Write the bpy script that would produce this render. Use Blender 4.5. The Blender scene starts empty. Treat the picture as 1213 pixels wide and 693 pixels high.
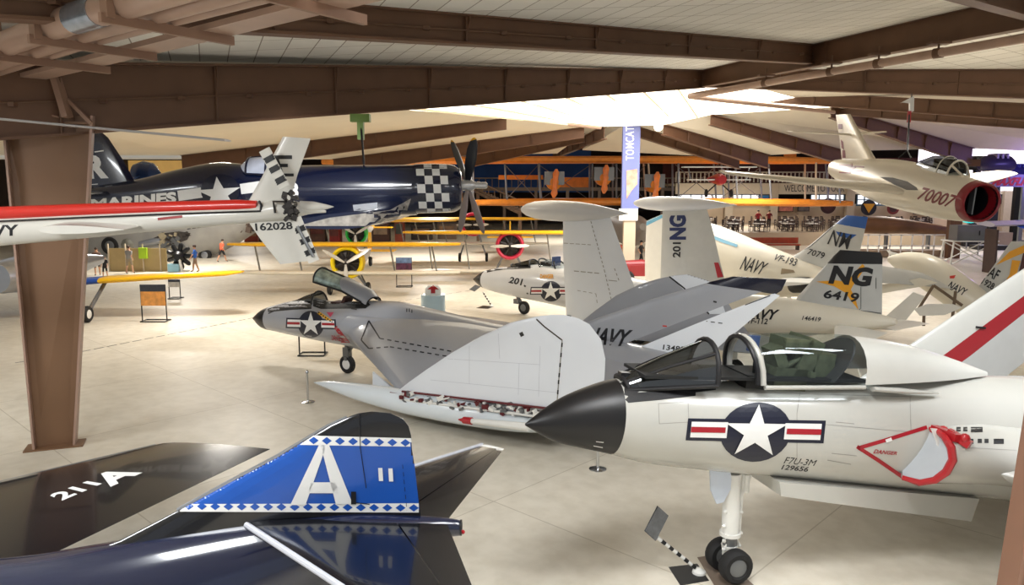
import bpy, bmesh, math, random
from mathutils import Vector as V, Matrix, Euler
from mathutils.bvhtree import BVHTree
random.seed(7)
SC = bpy.context.scene
COL = SC.collection
# ------------------------------------------------------------------ camera
FPX, CX, CY = 900.0, 606.5, 346.5
EYE = V((0, 0, 5.5))
PITCH = math.radians(8.0)
cam_data = bpy.data.cameras.new('camera')
cam_data.sensor_width = 36.0
cam_data.lens = FPX / 1213.0 * 36.0
cam_data.clip_end = 400
cam = bpy.data.objects.new('camera', cam_data)
COL.objects.link(cam)
cam.location = EYE
cam.rotation_euler = (math.pi / 2 - PITCH, 0, 0)
SC.camera = cam
RC = Euler((math.pi / 2 - PITCH, 0, 0)).to_matrix()

def ray(px, py):
    return RC @ V(((px - CX) / FPX, -(py - CY) / FPX, -1.0))
def gp(px, py, z=0.0):
    d = ray(px, py)
    return EYE + d * ((z - EYE.z) / d.z)
def dp(px, py, Y):
    d = ray(px, py)
    return EYE + d * (Y / d.y)

# ------------------------------------------------------------------ materials
MATS = {}
def srgb(r, g, b):
    f = lambda c: c / 12.92 if c <= 0.04045 else ((c + 0.055) / 1.055) ** 2.4
    return (f(r / 255), f(g / 255), f(b / 255), 1)
def mat(name, rgb, rough=0.5, metal=0.0, coat=0.0, var=0.06, scale=3.0, emit=0.0, alpha=1.0, trans=0.0, bump=0.0, spec=0.5):
    if name in MATS: return MATS[name]
    m = bpy.data.materials.new(name); m.use_nodes = True
    nt = m.node_tree; b = nt.nodes['Principled BSDF']
    c = srgb(*rgb)
    b.inputs['Roughness'].default_value = rough
    b.inputs['Metallic'].default_value = metal
    b.inputs['Coat Weight'].default_value = coat
    b.inputs['Coat Roughness'].default_value = 0.06
    b.inputs['Specular IOR Level'].default_value = spec
    if var > 0:
        tc = nt.nodes.new('ShaderNodeTexCoord'); no = nt.nodes.new('ShaderNodeTexNoise')
        no.inputs['Scale'].default_value = scale; no.inputs['Detail'].default_value = 5
        cr = nt.nodes.new('ShaderNodeValToRGB')
        cr.color_ramp.elements[0].position = 0.3; cr.color_ramp.elements[1].position = 0.7
        cr.color_ramp.elements[0].color = tuple(x * (1 - var) for x in c[:3]) + (1,)
        cr.color_ramp.elements[1].color = tuple(min(1, x * (1 + var * 0.5)) for x in c[:3]) + (1,)
        nt.links.new(tc.outputs['Object'], no.inputs['Vector'])
        nt.links.new(no.outputs['Fac'], cr.inputs['Fac'])
        nt.links.new(cr.outputs['Color'], b.inputs['Base Color'])
        if bump > 0:
            bp = nt.nodes.new('ShaderNodeBump'); bp.inputs['Strength'].default_value = bump; bp.inputs['Distance'].default_value = 0.02
            nt.links.new(no.outputs['Fac'], bp.inputs['Height']); nt.links.new(bp.outputs['Normal'], b.inputs['Normal'])
    else:
        b.inputs['Base Color'].default_value = c
    if emit > 0:
        b.inputs['Emission Color'].default_value = c
        b.inputs['Emission Strength'].default_value = emit
    if trans > 0:
        b.inputs['Transmission Weight'].default_value = trans
        b.inputs['IOR'].default_value = 1.05
    b.inputs['Alpha'].default_value = alpha
    MATS[name] = m
    return m
def glass(name, rgb, alpha):
    """thin sheet glass: clear with a glossy face"""
    if name in MATS: return MATS[name]
    m = bpy.data.materials.new(name); m.use_nodes = True
    nt = m.node_tree; nt.nodes.clear()
    out = nt.nodes.new('ShaderNodeOutputMaterial'); mix = nt.nodes.new('ShaderNodeMixShader')
    tr = nt.nodes.new('ShaderNodeBsdfTransparent'); gl = nt.nodes.new('ShaderNodeBsdfGlossy')
    tr.inputs['Color'].default_value = srgb(*rgb); gl.inputs['Roughness'].default_value = 0.04
    gl.inputs['Color'].default_value = (0.9, 0.95, 1, 1)
    mix.inputs['Fac'].default_value = alpha
    nt.links.new(tr.outputs[0], mix.inputs[1]); nt.links.new(gl.outputs[0], mix.inputs[2]); nt.links.new(mix.outputs[0], out.inputs['Surface'])
    MATS[name] = m
    return m

# ------------------------------------------------------------------ mesh builder
def cross_frame(d):
    d = d.normalized()
    a = V((0, 0, 1)) if abs(d.z) < 0.9 else V((1, 0, 0))
    u = d.cross(a).normalized(); w = d.cross(u).normalized()
    return u, w
class MB:
    def __init__(s): s.v = []; s.f = []; s.m = []
    def add(s, vs, fs, mi=0):
        o = len(s.v); s.v += [V(p) for p in vs]
        for f in fs: s.f.append(tuple(o + i for i in f)); s.m.append(mi)
        return s
    def box(s, c, size, rot=None, mi=0):
        c = V(c); hx, hy, hz = size[0] / 2, size[1] / 2, size[2] / 2
        vs = [V((x, y, z)) for x in (-hx, hx) for y in (-hy, hy) for z in (-hz, hz)]
        if rot is not None: vs = [rot @ p for p in vs]
        return s.add([p + c for p in vs], [(0, 1, 3, 2), (4, 6, 7, 5), (0, 4, 5, 1), (2, 3, 7, 6), (0, 2, 6, 4), (1, 5, 7, 3)], mi)
    def bar(s, a, b, w, h, up=(0, 0, 1), mi=0, w2=None, h2=None):
        """rectangular bar a->b, w across, h along up"""
        a, b = V(a), V(b); d = (b - a).normalized(); up = V(up)
        u = d.cross(up)
        u = u.normalized() if u.length > 1e-4 else cross_frame(d)[0]
        w_ = u.cross(d).normalized(); w2 = w2 or w; h2 = h2 or h
        vs = []
        for p, ww, hh in ((a, w, h), (b, w2, h2)):
            for i, j in ((-1, -1), (1, -1), (1, 1), (-1, 1)): vs.append(p + u * (i * ww / 2) + w_ * (j * hh / 2))
        return s.add(vs, [(3, 2, 1, 0), (4, 5, 6, 7), (0, 1, 5, 4), (1, 2, 6, 5), (2, 3, 7, 6), (3, 0, 4, 7)], mi)
    def tube(s, pts, r, n=8, mi=0, cap=True, closed=False):
        pts = [V(p) for p in pts]; k = len(pts); rings = []
        for i, p in enumerate(pts):
            if closed: d = pts[(i + 1) % k] - pts[i - 1]
            else: d = pts[min(i + 1, k - 1)] - pts[max(i - 1, 0)]
            u, w = cross_frame(d)
            if rings and u.dot(lastu) < 0 : u, w = -u, -w
            if rings:
                u = (lastu - d.normalized() * lastu.dot(d.normalized())).normalized(); w = d.normalized().cross(u)
            lastu = u
            rr = r[i] if isinstance(r, (list, tuple)) else r
            rings.append([p + u * (math.cos(a) * rr) + w * (math.sin(a) * rr) for a in [2 * math.pi * j / n for j in range(n)]])
        return s.loft(rings, mi=mi, cap=(cap and not closed), wrap=closed)
    def loft(s, rings, mi=0, cap=True, wrap=False, closed=True):
        n = len(rings[0]); o = len(s.v)
        for r in rings: s.v += [V(p) for p in r]
        K = len(rings)
        for i in range(K if wrap else K - 1):
            a, b = o + i * n, o + ((i + 1) % K) * n
            for j in range(n if closed else n - 1):
                j2 = (j + 1) % n
                s.f.append((a + j, a + j2, b + j2, b + j)); s.m.append(mi)
        if cap and closed and not wrap:
            s.f.append(tuple(o + j for j in reversed(range(n)))); s.m.append(mi)
            s.f.append(tuple(o + (K - 1) * n + j for j in range(n))); s.m.append(mi)
        return s
    def lathe(s, prof, org, ax, n=20, mi=0, cap=True, ref=None, sy=1.0):
        ax = V(ax).normalized(); u, w = cross_frame(ax); org = V(org)
        return s.loft([[org + ax * x + u * (math.cos(a) * max(r, 1e-4)) + w * (math.sin(a) * max(r, 1e-4) * sy) for a in [2 * math.pi * j / n for j in range(n)]] for x, r in prof], mi=mi, cap=cap)
    def prism(s, poly, vec, mi=0):
        vec = V(vec); n = len(poly); a = [V(p) for p in poly]
        vs = a + [p + vec for p in a]
        fs = [tuple(reversed(range(n))), tuple(range(n, 2 * n))] + [(i, (i + 1) % n, n + (i + 1) % n, n + i) for i in range(n)]
        return s.add(vs, fs, mi)
    def ball(s, c, r, n=12, mi=0, sc=(1, 1, 1)):
        c = V(c); rings = []
        for i in range(n // 2 + 1):
            t = math.pi * i / (n // 2); rr = max(math.sin(t), 1e-3)
            rings.append([c + V((rr * math.cos(2 * math.pi * j / n) * r * sc[0], rr * math.sin(2 * math.pi * j / n) * r * sc[1], -math.cos(t) * r * sc[2])) for j in range(n)])
        return s.loft(rings, mi=mi)
    def build(s, name, mats, parent=None, sharp=35, recalc=True):
        me = bpy.data.meshes.new(name)
        me.from_pydata([tuple(p) for p in s.v], [], s.f)
        mats = mats if isinstance(mats, (list, tuple)) else [mats]
        for m in mats: me.materials.append(m)
        me.polygons.foreach_set('material_index', [min(i, len(mats) - 1) for i in s.m])
        if recalc:
            bm = bmesh.new(); bm.from_mesh(me); bmesh.ops.recalc_face_normals(bm, faces=bm.faces); bm.to_mesh(me); bm.free()
        me.polygons.foreach_set('use_smooth', [True] * len(me.polygons))
        try: me.set_sharp_from_angle(angle=math.radians(sharp))
        except Exception: pass
        me.update()
        o = bpy.data.objects.new(name, me); COL.objects.link(o)
        if parent is not None: o.parent = parent
        return o
def tag(o, label=None, cat=None, group=None, kind=None):
    if label: o['label'] = label
    if cat: o['category'] = cat
    if group: o['group'] = group
    if kind: o['kind'] = kind
    return o
def thing(name, label, cat, loc=(0, 0, 0), rotz=0.0, group=None):
    o = bpy.data.objects.new(name, None); COL.objects.link(o)
    o.empty_display_size = 0.2
    o.location = loc; o.rotation_euler = (0, 0, rotz)
    return tag(o, label, cat, group)
def struct(name, mb, mats, **k):
    o = mb.build(name, mats, **k); o['kind'] = 'structure'; return o
def copy_tree(o, parent=None):
    c = o.copy(); COL.objects.link(c)
    if parent is not None: c.parent = parent
    for ch in list(o.children): copy_tree(ch, c)
    return c

# ------------------------------------------------------------------ curves helpers
def catmull(keys, sub=4):
    """smooth a list of equal-length tuples"""
    out = []; n = len(keys)
    for i in range(n - 1):
        p0, p1, p2, p3 = keys[max(i - 1, 0)], keys[i], keys[i + 1], keys[min(i + 2, n - 1)]
        for k in range(sub):
            t = k / sub
            out.append(tuple(0.5 * (2 * b + (c - a) * t + (2 * a - 5 * b + 4 * c - d) * t * t + (3 * b - a - 3 * c + d) * t ** 3) for a, b, c, d in zip(p0, p1, p2, p3)))
    out.append(tuple(keys[-1]))
    return out
def fus_rings(st, n=32, sub=4, yc=0.0):
    """st: (x, ztop, zbottom, halfwidth, exponent)"""
    rings = []
    for x, zt, zb, w, e in catmull([tuple(s) if len(s) == 5 else tuple(s) + (2.0,) for s in st], sub):
        zc, h = (zt + zb) / 2, max((zt - zb) / 2, 0.003); w = max(w, 0.003)
        r = []
        for j in range(n):
            a = 2 * math.pi * j / n; ca, sa = math.cos(a), math.sin(a)
            r.append(V((x, yc + w * math.copysign(abs(ca) ** (2 / e), ca), zc + h * math.copysign(abs(sa) ** (2 / e), sa))))
        rings.append(r)
    return rings
def naca(x, t):
    return 5 * t * (0.2969 * math.sqrt(max(x, 0)) - 0.126 * x - 0.3516 * x * x + 0.2843 * x ** 3 - 0.1036 * x ** 4)
def foil_rings(le, te, t=0.08, nrm=None, n=9, x0=0.0, x1=1.0):
    """aerofoil sections between matching leading/trailing edge points; x0..x1 cuts a piece of the chord"""
    le = [V(p) for p in le]; te = [V(p) for p in te]
    if nrm is None: nrm = (te[0] - le[0]).cross(le[-1] - le[0])
    nrm = V(nrm).normalized(); rings = []
    for i, (a, b) in enumerate(zip(le, te)):
        tt = t[i] if isinstance(t, (list, tuple)) else t
        c = b - a; L = c.length
        xs = [x0 + (x1 - x0) * (0.5 - 0.5 * math.cos(math.pi * k / (n - 1))) for k in range(n)]
        up = [a + c * x + nrm * (naca(x, tt) * L + 0.002) for x in reversed(xs)]
        lo = [a + c * x - nrm * (naca(x, tt) * L + 0.002) for x in xs]
        rings.append(up + lo)
    return rings

# ------------------------------------------------------------------ flat shapes for painted markings
_tc = {}
def text_shape(s, bold=0.03, shear=0.0, space=1.0):
    """triangles of a text, fitted to the unit square: list of 2-D polygons"""
    key = (s, bold, shear, space)
    if key in _tc: return _tc[key]
    cu = bpy.data.curves.new('lettering', 'FONT'); cu.body = s; cu.offset = bold; cu.shear = shear; cu.space_character = space
    cu.resolution_u = 3
    o = bpy.data.objects.new('lettering', cu); COL.objects.link(o)
    bpy.context.view_layer.update()
    me = o.evaluated_get(bpy.context.evaluated_depsgraph_get()).to_mesh()
    vs = [(v.co.x, v.co.y) for v in me.vertices]; fs = [tuple(p.vertices) for p in me.polygons]
    o.evaluated_get(bpy.context.evaluated_depsgraph_get()).to_mesh_clear()
    bpy.data.objects.remove(o); bpy.data.curves.remove(cu)
    x0 = min(p[0] for p in vs); x1 = max(p[0] for p in vs); y0 = min(p[1] for p in vs); y1 = max(p[1] for p in vs)
    r = [[((vs[i][0] - x0) / (x1 - x0), (vs[i][1] - y0) / (y1 - y0)) for i in f] for f in fs]
    _tc[key] = r
    return r
def quad_map(q):
    """unit square -> pixel quad: bottom-left, bottom-right, top-right, top-left"""
    (ax, ay), (bx, by), (cx, cy), (dx, dy) = q
    def f(u, v):
        return ((ax * (1 - u) + bx * u) * (1 - v) + (dx * (1 - u) + cx * u) * v, (ay * (1 - u) + by * u) * (1 - v) + (dy * (1 - u) + cy * u) * v)
    return f
def mapped(polys, q):
    f = quad_map(q); return [[f(*p) for p in poly] for poly in polys]
def star_pts(cx=0.5, cy=0.5, r=0.5):
    k = 0.382
    return [(cx + r * (1 if i % 2 == 0 else k) * math.sin(math.pi * i / 5), cy + r * (1 if i % 2 == 0 else k) * math.cos(math.pi * i / 5)) for i in range(10)]
def star_tris(cx=0.5, cy=0.5, r=0.5):
    p = star_pts(cx, cy, r)
    return [[(cx, cy), p[i], p[(i + 1) % 10]] for i in range(10)]
def disc(cx=0.5, cy=0.5, r=0.5, n=28):
    p = [(cx + r * math.cos(2 * math.pi * i / n), cy + r * math.sin(2 * math.pi * i / n)) for i in range(n)]
    return [[(cx, cy), p[i], p[(i + 1) % n]] for i in range(n)]
def rect(x0, y0, x1, y1): return [[(x0, y0), (x1, y0), (x1, y1), (x0, y1)]]
def line_px(pts, w):
    """polyline of pixel width w as quads"""
    out = []
    for (ax, ay), (bx, by) in zip(pts, pts[1:]):
        L = math.hypot(bx - ax, by - ay) or 1; nx, ny = -(by - ay) / L * w / 2, (bx - ax) / L * w / 2
        out.append([(ax + nx, ay + ny), (bx + nx, by + ny), (bx - nx, by - ny), (ax - nx, ay - ny)])
    return out
def dash_px(pts, w, on, off):
    out = []
    for (ax, ay), (bx, by) in zip(pts, pts[1:]):
        L = math.hypot(bx - ax, by - ay); t = 0
        while t < L:
            e = min(t + on, L)
            out += line_px([(ax + (bx - ax) * t / L, ay + (by - ay) * t / L), (ax + (bx - ax) * e / L, ay + (by - ay) * e / L)], w); t = e + off
    return out
def insignia_layers(q, navy, white, red):
    """US star and bars; q is the pixel quad round the disc (BL,BR,TR,TL); bars stick out by half a radius each side"""
    f = lambda polys: mapped(polys, q)
    # bars: x from -0.5 to 1.5 in disc widths
    return [(f(rect(-0.56, 0.32, 1.56, 0.73)), navy), (f(disc(0.5, 0.5, 0.545)), navy),
            (f(rect(-0.5, 0.38, 0.06, 0.67)), white), (f(rect(0.94, 0.38, 1.5, 0.67)), white),
            (f(rect(-0.5, 0.475, 0.03, 0.575)), red), (f(rect(0.97, 0.475, 1.5, 0.575)), red), (f(star_tris(0.5, 0.5, 0.5)), white)]

def bvh_of(objs, inv):
    vs, ps = [], []
    for o in objs:
        M = inv @ o.matrix_world; b = len(vs)
        vs += [M @ v.co for v in o.data.vertices]; ps += [tuple(b + i for i in p.vertices) for p in o.data.polygons]
    return BVHTree.FromPolygons(vs, ps)
def paint(name, layers, targets, parent=None, step=6.0, off=0.004, inv=None, dx=0.0003):
    """markings laid on a real surface: pixel-space polygons of the photograph are cast onto the targets and lifted by a hair"""
    bpy.context.view_layer.update()
    if parent is not None: inv = parent.matrix_world.inverted()
    elif inv is None: inv = Matrix()
    named = [l for l in layers if len(l) > 2]
    if named:
        for l in named: paint(l[2], [l[:2]], targets, parent=parent, step=step, off=off * 1.2, inv=inv)
        layers = [l for l in layers if len(l) == 2]
        if not layers: return None
    tree = bvh_of(targets, inv); org = inv @ EYE; R3 = inv.to_3x3()
    V_, F_, M_ = [], [], []; mats = []
    for li, (polys, m) in enumerate(layers):
        if m not in mats: mats.append(m)
        mi = mats.index(m)
        bm = bmesh.new()
        for poly in polys:
            try: bm.faces.new([bm.verts.new((p[0], p[1], 0)) for p in poly])
            except Exception: pass
        if not bm.verts: bm.free(); continue
        x0 = min(v.co.x for v in bm.verts); x1 = max(v.co.x for v in bm.verts); y0 = min(v.co.y for v in bm.verts); y1 = max(v.co.y for v in bm.verts)
        for ax, lo, hi in ((0, x0, x1), (1, y0, y1)):
            k = int((hi - lo) / step)
            for i in range(1, k + 1):
                c = lo + (hi - lo) * i / (k + 1)
                co = (c, 0, 0) if ax == 0 else (0, c, 0); no = (1, 0, 0) if ax == 0 else (0, 1, 0)
                bmesh.ops.bisect_plane(bm, geom=bm.verts[:] + bm.edges[:] + bm.faces[:], plane_co=co, plane_no=no)
        idx = {}
        for v in bm.verts:
            d = (R3 @ ray(v.co.x, v.co.y)).normalized()
            hit, nr, _, dist = tree.ray_cast(org, d, 300)
            if hit is not None:
                o_ = off * (1 + 0.6 * li)
                if nr.dot(d) > 0: nr = -nr
                idx[v] = len(V_); V_.append(hit + nr * o_ * 0.8 - d * o_ * 0.4)
        for f in bm.faces:
            if all(v in idx for v in f.verts):
                ids = [idx[v] for v in f.verts]
                ds = [(V_[i] - org).length for i in ids]
                if max(ds) - min(ds) < 0.6: F_.append(tuple(ids)); M_.append(mi)
        bm.free()
    if not F_: print('EMPTY PAINT', name); return None
    me = bpy.data.meshes.new(name); me.from_pydata([tuple(p) for p in V_], [], F_)
    for m in mats: me.materials.append(m)
    me.polygons.foreach_set('material_index', M_); me.update()
    o = bpy.data.objects.new(name, me); COL.objects.link(o)
    if parent is not None: o.parent = parent
    return o

class Craft:
    """an aircraft frame: x forward, y to port, z up"""
    def __init__(s, name, label, cat, loc, heading, pitch=0.0, roll=0.0, group=None):
        s.root = thing(name, label, cat, group=group)
        d = V(heading); yaw = math.atan2(d.y, d.x)
        s.M = Matrix.Translation(V(loc)) @ Matrix.Rotation(yaw, 4, 'Z') @ Matrix.Rotation(-math.radians(pitch), 4, 'Y') @ Matrix.Rotation(math.radians(roll), 4, 'X')
        s.root.location = V(loc); s.root.rotation_euler = s.M.to_euler()
        s.I = s.M.inverted(); s.o = s.I @ EYE; s.R = s.I.to_3x3()
        s.parts = {}
    def P(s, px, py, p0=(0, 0, 0), n=(0, 1, 0)):
        d = s.R @ ray(px, py); n = V(n); return s.o + d * ((V(p0) - s.o).dot(n) / d.dot(n))
    def Y(s, px, py, y=0.0): return s.P(px, py, (0, y, 0))
    def Z(s, px, py, z=0.0): return s.P(px, py, (0, 0, z), (0, 0, 1))
    def X(s, px, py, x=0.0): return s.P(px, py, (x, 0, 0), (1, 0, 0))
    def G(s, px, py, z=0.0): return s.I @ gp(px, py, z)
    def part(s, mb, name, mats, parent=None, **k):
        o = mb.build(name, mats, parent or s.root, **k); return o
    def body(s, name, mats, st, w_of=None, n=32, sub=4, yc=0.0, parent=None):
        mb = MB(); mb.loft(fus_rings(st, n, sub, yc)); return s.part(mb, name, mats, parent, sharp=50)
    def stations(s, top, bot, widths, xs=None, y=0.0, k=10, e=2.0):
        """top/bottom silhouettes in pixels -> stations; widths: [(x, halfwidth)] by pixel column of the centreline"""
        T = sorted([(p.x, p.z) for p in (s.Y(a, b, y) for a, b in top)]); B = sorted([(p.x, p.z) for p in (s.Y(a, b, y) for a, b in bot)])
        def ip(L, x):
            if x <= L[0][0]: return L[0][1]
            for (a, b), (c, d) in zip(L, L[1:]):
                if x <= c: return b + (d - b) * (x - a) / ((c - a) or 1)
            return L[-1][1]
        x0, x1 = max(T[0][0], B[0][0]), min(T[-1][0], B[-1][0])
        out = []
        for i in range(k):
            x = x1 + (x0 - x1) * i / (k - 1); zt, zb = ip(T, x), ip(B, x)
            out.append((x, zt, zb, widths(x, (zt - zb) / 2), e))
        return out
    def foil(s, name, mats, le, te, t=0.08, nrm=None, x0=0.0, x1=1.0, parent=None, n=9):
        mb = MB(); mb.loft(foil_rings(le, te, t, nrm, n, x0, x1)); return s.part(mb, name, mats, parent, sharp=50)
    def paint(s, name, layers, targets, step=6.0, off=0.004, parent=None):
        return paint(name, layers, targets, parent=parent or s.root, step=step, off=off)
def wheel(mb, c, ax, r, w, mt=0, mh=1, n=20):
    """tyre (material mt) with hub (material mh)"""
    ax = V(ax).normalized(); c = V(c)
    mb.lathe([(-w * .35, r * .5), (-w / 2, r * .62), (-w / 2, r * .85), (-w * .3, r * .98), (0, r), (w * .3, r * .98), (w / 2, r * .85), (w / 2, r * .62), (w * .35, r * .5)], c, ax, n=n, mi=mt)
    mb.lathe([(-w * .42, r * .1), (-w * .44, r * .48), (-w * .38, r * .56), (w * .38, r * .56), (w * .44, r * .48), (w * .42, r * .1)], c, ax, n=n, mi=mh)
# ================================================================== materials of the place
def floor_mat():
    m = bpy.data.materials.new('polished_floor'); m.use_nodes = True
    nt = m.node_tree; b = nt.nodes['Principled BSDF']; L = nt.links
    tc = nt.nodes.new('ShaderNodeTexCoord'); mp = nt.nodes.new('ShaderNodeMapping'); mp.inputs['Rotation'].default_value = (0, 0, 0.76)
    L.new(tc.outputs['Object'], mp.inputs['Vector'])
    n1 = nt.nodes.new('ShaderNodeTexNoise'); n1.inputs['Scale'].default_value = 0.35; n1.inputs['Detail'].default_value = 8
    n2 = nt.nodes.new('ShaderNodeTexNoise'); n2.inputs['Scale'].default_value = 3.0; n2.inputs['Detail'].default_value = 8
    br = nt.nodes.new('ShaderNodeTexBrick'); br.inputs['Scale'].default_value = 1.0
    br.inputs['Brick Width'].default_value = 4.5; br.inputs['Row Height'].default_value = 4.5; br.inputs['Mortar Size'].default_value = 0.012; br.offset = 0
    br.inputs['Color1'].default_value = (1, 1, 1, 1); br.inputs['Color2'].default_value = (.97, .97, .97, 1); br.inputs['Mortar'].default_value = (.72, .7, .66, 1)
    for n in (n1, n2, br): L.new(mp.outputs[0], n.inputs['Vector'])
    cr = nt.nodes.new('ShaderNodeValToRGB'); cr.color_ramp.elements[0].position = .3; cr.color_ramp.elements[1].position = .7
    cr.color_ramp.elements[0].color = srgb(214, 206, 190); cr.color_ramp.elements[1].color = srgb(233, 226, 211)
    L.new(n1.outputs['Fac'], cr.inputs['Fac'])
    c2 = nt.nodes.new('ShaderNodeValToRGB'); c2.color_ramp.elements[0].position = .35; c2.color_ramp.elements[0].color = (.9, .89, .87, 1); c2.color_ramp.elements[1].position = .62; c2.color_ramp.elements[1].color = (1, 1, 1, 1)
    L.new(n2.outputs['Fac'], c2.inputs['Fac'])
    m1 = nt.nodes.new('ShaderNodeMix'); m1.data_type = 'RGBA'; m1.blend_type = 'MULTIPLY'; m1.inputs[0].default_value = 1
    m2 = nt.nodes.new('ShaderNodeMix'); m2.data_type = 'RGBA'; m2.blend_type = 'MULTIPLY'; m2.inputs[0].default_value = 1
    L.new(cr.outputs[0], m1.inputs[6]); L.new(c2.outputs[0], m1.inputs[7]); L.new(m1.outputs[2], m2.inputs[6]); L.new(br.outputs['Color'], m2.inputs[7])
    L.new(m2.outputs[2], b.inputs['Base Color'])
    b.inputs['Roughness'].default_value = 0.42; b.inputs['Specular IOR Level'].default_value = 0.3
    return m
def tile_mat(rot):
    m = bpy.data.materials.new('ceiling_tiles'); m.use_nodes = True
    nt = m.node_tree; b = nt.nodes['Principled BSDF']; L = nt.links
    tc = nt.nodes.new('ShaderNodeTexCoord'); mp = nt.nodes.new('ShaderNodeMapping'); mp.inputs['Rotation'].default_value = (0, 0, rot)
    L.new(tc.outputs['Object'], mp.inputs['Vector'])
    br = nt.nodes.new('ShaderNodeTexBrick'); br.inputs['Scale'].default_value = 1.0; br.offset = 0
    br.inputs['Brick Width'].default_value = 1.25; br.inputs['Row Height'].default_value = 0.62; br.inputs['Mortar Size'].default_value = 0.013
    br.inputs['Color1'].default_value = srgb(240, 237, 230); br.inputs['Color2'].default_value = srgb(232, 229, 221); br.inputs['Mortar'].default_value = srgb(150, 140, 128)
    no = nt.nodes.new('ShaderNodeTexNoise'); no.inputs['Scale'].default_value = 0.6
    mx = nt.nodes.new('ShaderNodeMix'); mx.data_type = 'RGBA'; mx.blend_type = 'MULTIPLY'; mx.inputs[0].default_value = 0.5
    L.new(mp.outputs[0], br.inputs['Vector']); L.new(mp.outputs[0], no.inputs['Vector'])
    L.new(br.outputs['Color'], mx.inputs[6]); L.new(no.outputs['Color'], mx.inputs[7]); L.new(br.outputs['Color'], b.inputs['Base Color'])
    b.inputs['Roughness'].default_value = 0.8
    return m
M_floor = floor_mat()
M_beam = mat('brown_steel', (108, 78, 58), 0.55, var=0.12, scale=1.5)
M_beam2 = mat('brown_steel_light', (150, 118, 98), 0.5, var=0.1, scale=2)
M_pipe = mat('painted_pipe', (176, 146, 128), 0.4, var=0.1, scale=2)
M_dark = mat('dark_wall', (52, 40, 34), 0.8, var=0.2, scale=0.6)
M_tan = mat('tan_wall', (200, 184, 160), 0.8, var=0.08, scale=0.5)
M_black = mat('black_satin', (18, 18, 20), 0.4)
M_rubber = mat('rubber', (24, 23, 24), 0.75)
M_chrome = mat('chrome', (210, 212, 215), 0.15, metal=1.0, var=0)
M_steel = mat('grey_steel', (120, 122, 124), 0.4, metal=0.6)
M_white = mat('white_paint', (232, 231, 226), 0.3, coat=0.3, var=0.03)
M_red = mat('red_paint', (176, 24, 34), 0.35, coat=0.3)
M_navy = mat('insignia_navy', (18, 22, 44), 0.4, var=0.03)
M_mwhite = mat('marking_white', (236, 236, 234), 0.4, var=0.02)
M_mblack = mat('marking_black', (20, 20, 24), 0.45, var=0.02)
M_yellow = mat('chrome_yellow', (240, 180, 24), 0.4, var=0.08)
M_orange = mat('orange_fabric', (216, 130, 36), 0.5, var=0.15)
M_glass = glass('clear_glass', (228, 234, 236), 0.03)
M_dglass = glass('smoked_glass', (120, 122, 122), 0.12)

# ================================================================== the setting
mb = MB(); mb.add([(-80, -12, 0), (90, -12, 0), (90, 140, 0), (-80, 140, 0)], [(0, 1, 2, 3)])
floor = struct('floor', mb, M_floor)

N = V((8.5, 35, 10.6)); DR = V((-.69, -.725, -.095)); RD = V((.37, -.93, 0)); B4 = V((.88, -.475, -.067))
def slab(name, poly, m, th=0.12):
    mb = MB(); mb.prism(poly, (0, 0, th)); return struct(name, mb, m)
rot1 = -math.atan2(RD.y, RD.x)
T1 = tile_mat(rot1); T2 = tile_mat(0.02)
slab('ceiling_near', [N, N + DR * 46 - RD * 2.5, N + DR * 46 + RD * 24, N + RD * 24], T1)
slab('ceiling_right', [N, N + RD * 24, N + RD * 24 + B4 * 34, N + B4 * 34], T1)

def ibeam(name, a, b, da, db, w=0.3, stiff=6, rail=True, m=None, skip_top=False):
    """tapered I-section; a, b are points of the top edge"""
    a, b = V(a), V(b); d = (b - a); dn = d.normalized(); side = dn.cross(V((0, 0, 1))).normalized()
    mb = MB(); dz = V((0, 0, 1))
    mb.add([a - side * .02, b - side * .02, b - side * .02 - dz * db, a - side * .02 - dz * da, a + side * .02, b + side * .02, b + side * .02 - dz * db, a + side * .02 - dz * da],
           [(0, 1, 2, 3), (7, 6, 5, 4), (0, 4, 5, 1), (3, 2, 6, 7), (0, 3, 7, 4), (1, 5, 6, 2)])
    for p, q in ((a, b), (a - dz * da, b - dz * db)): mb.bar(p, q, w, 0.05)
    for i in range(1, stiff):
        t = i / stiff; p = a.lerp(b, t); dd = da + (db - da) * t
        for sg in (-1, 1): mb.box(p - dz * dd / 2 + side * sg * w * .22, (.03, .03, dd - .06), None)
        for sg in (-1, 1): mb.prism([p + side * sg * .02, p + side * sg * (w * .5), p + side * sg * (w * .5) - dz * .12, p + side * sg * .02 - dz * dd + dz * .05, ], dn * .03)
    if rail:
        for sg in (-1, 1): mb.tube([a - dz * da * .52 + side * sg * .06, b - dz * db * .52 + side * sg * .06], .022, 6, mi=1)
        k = stiff * 2
        for i in range(k):
            t = (i + .5) / k; p = a.lerp(b, t) - dz * (da + (db - da) * t) * .55
            for sg in (-1, 1): mb.box(p + side * sg * .09, (.12, .12, .08), None, 1)
    return struct(name, mb, [m or M_beam, M_beam])
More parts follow.
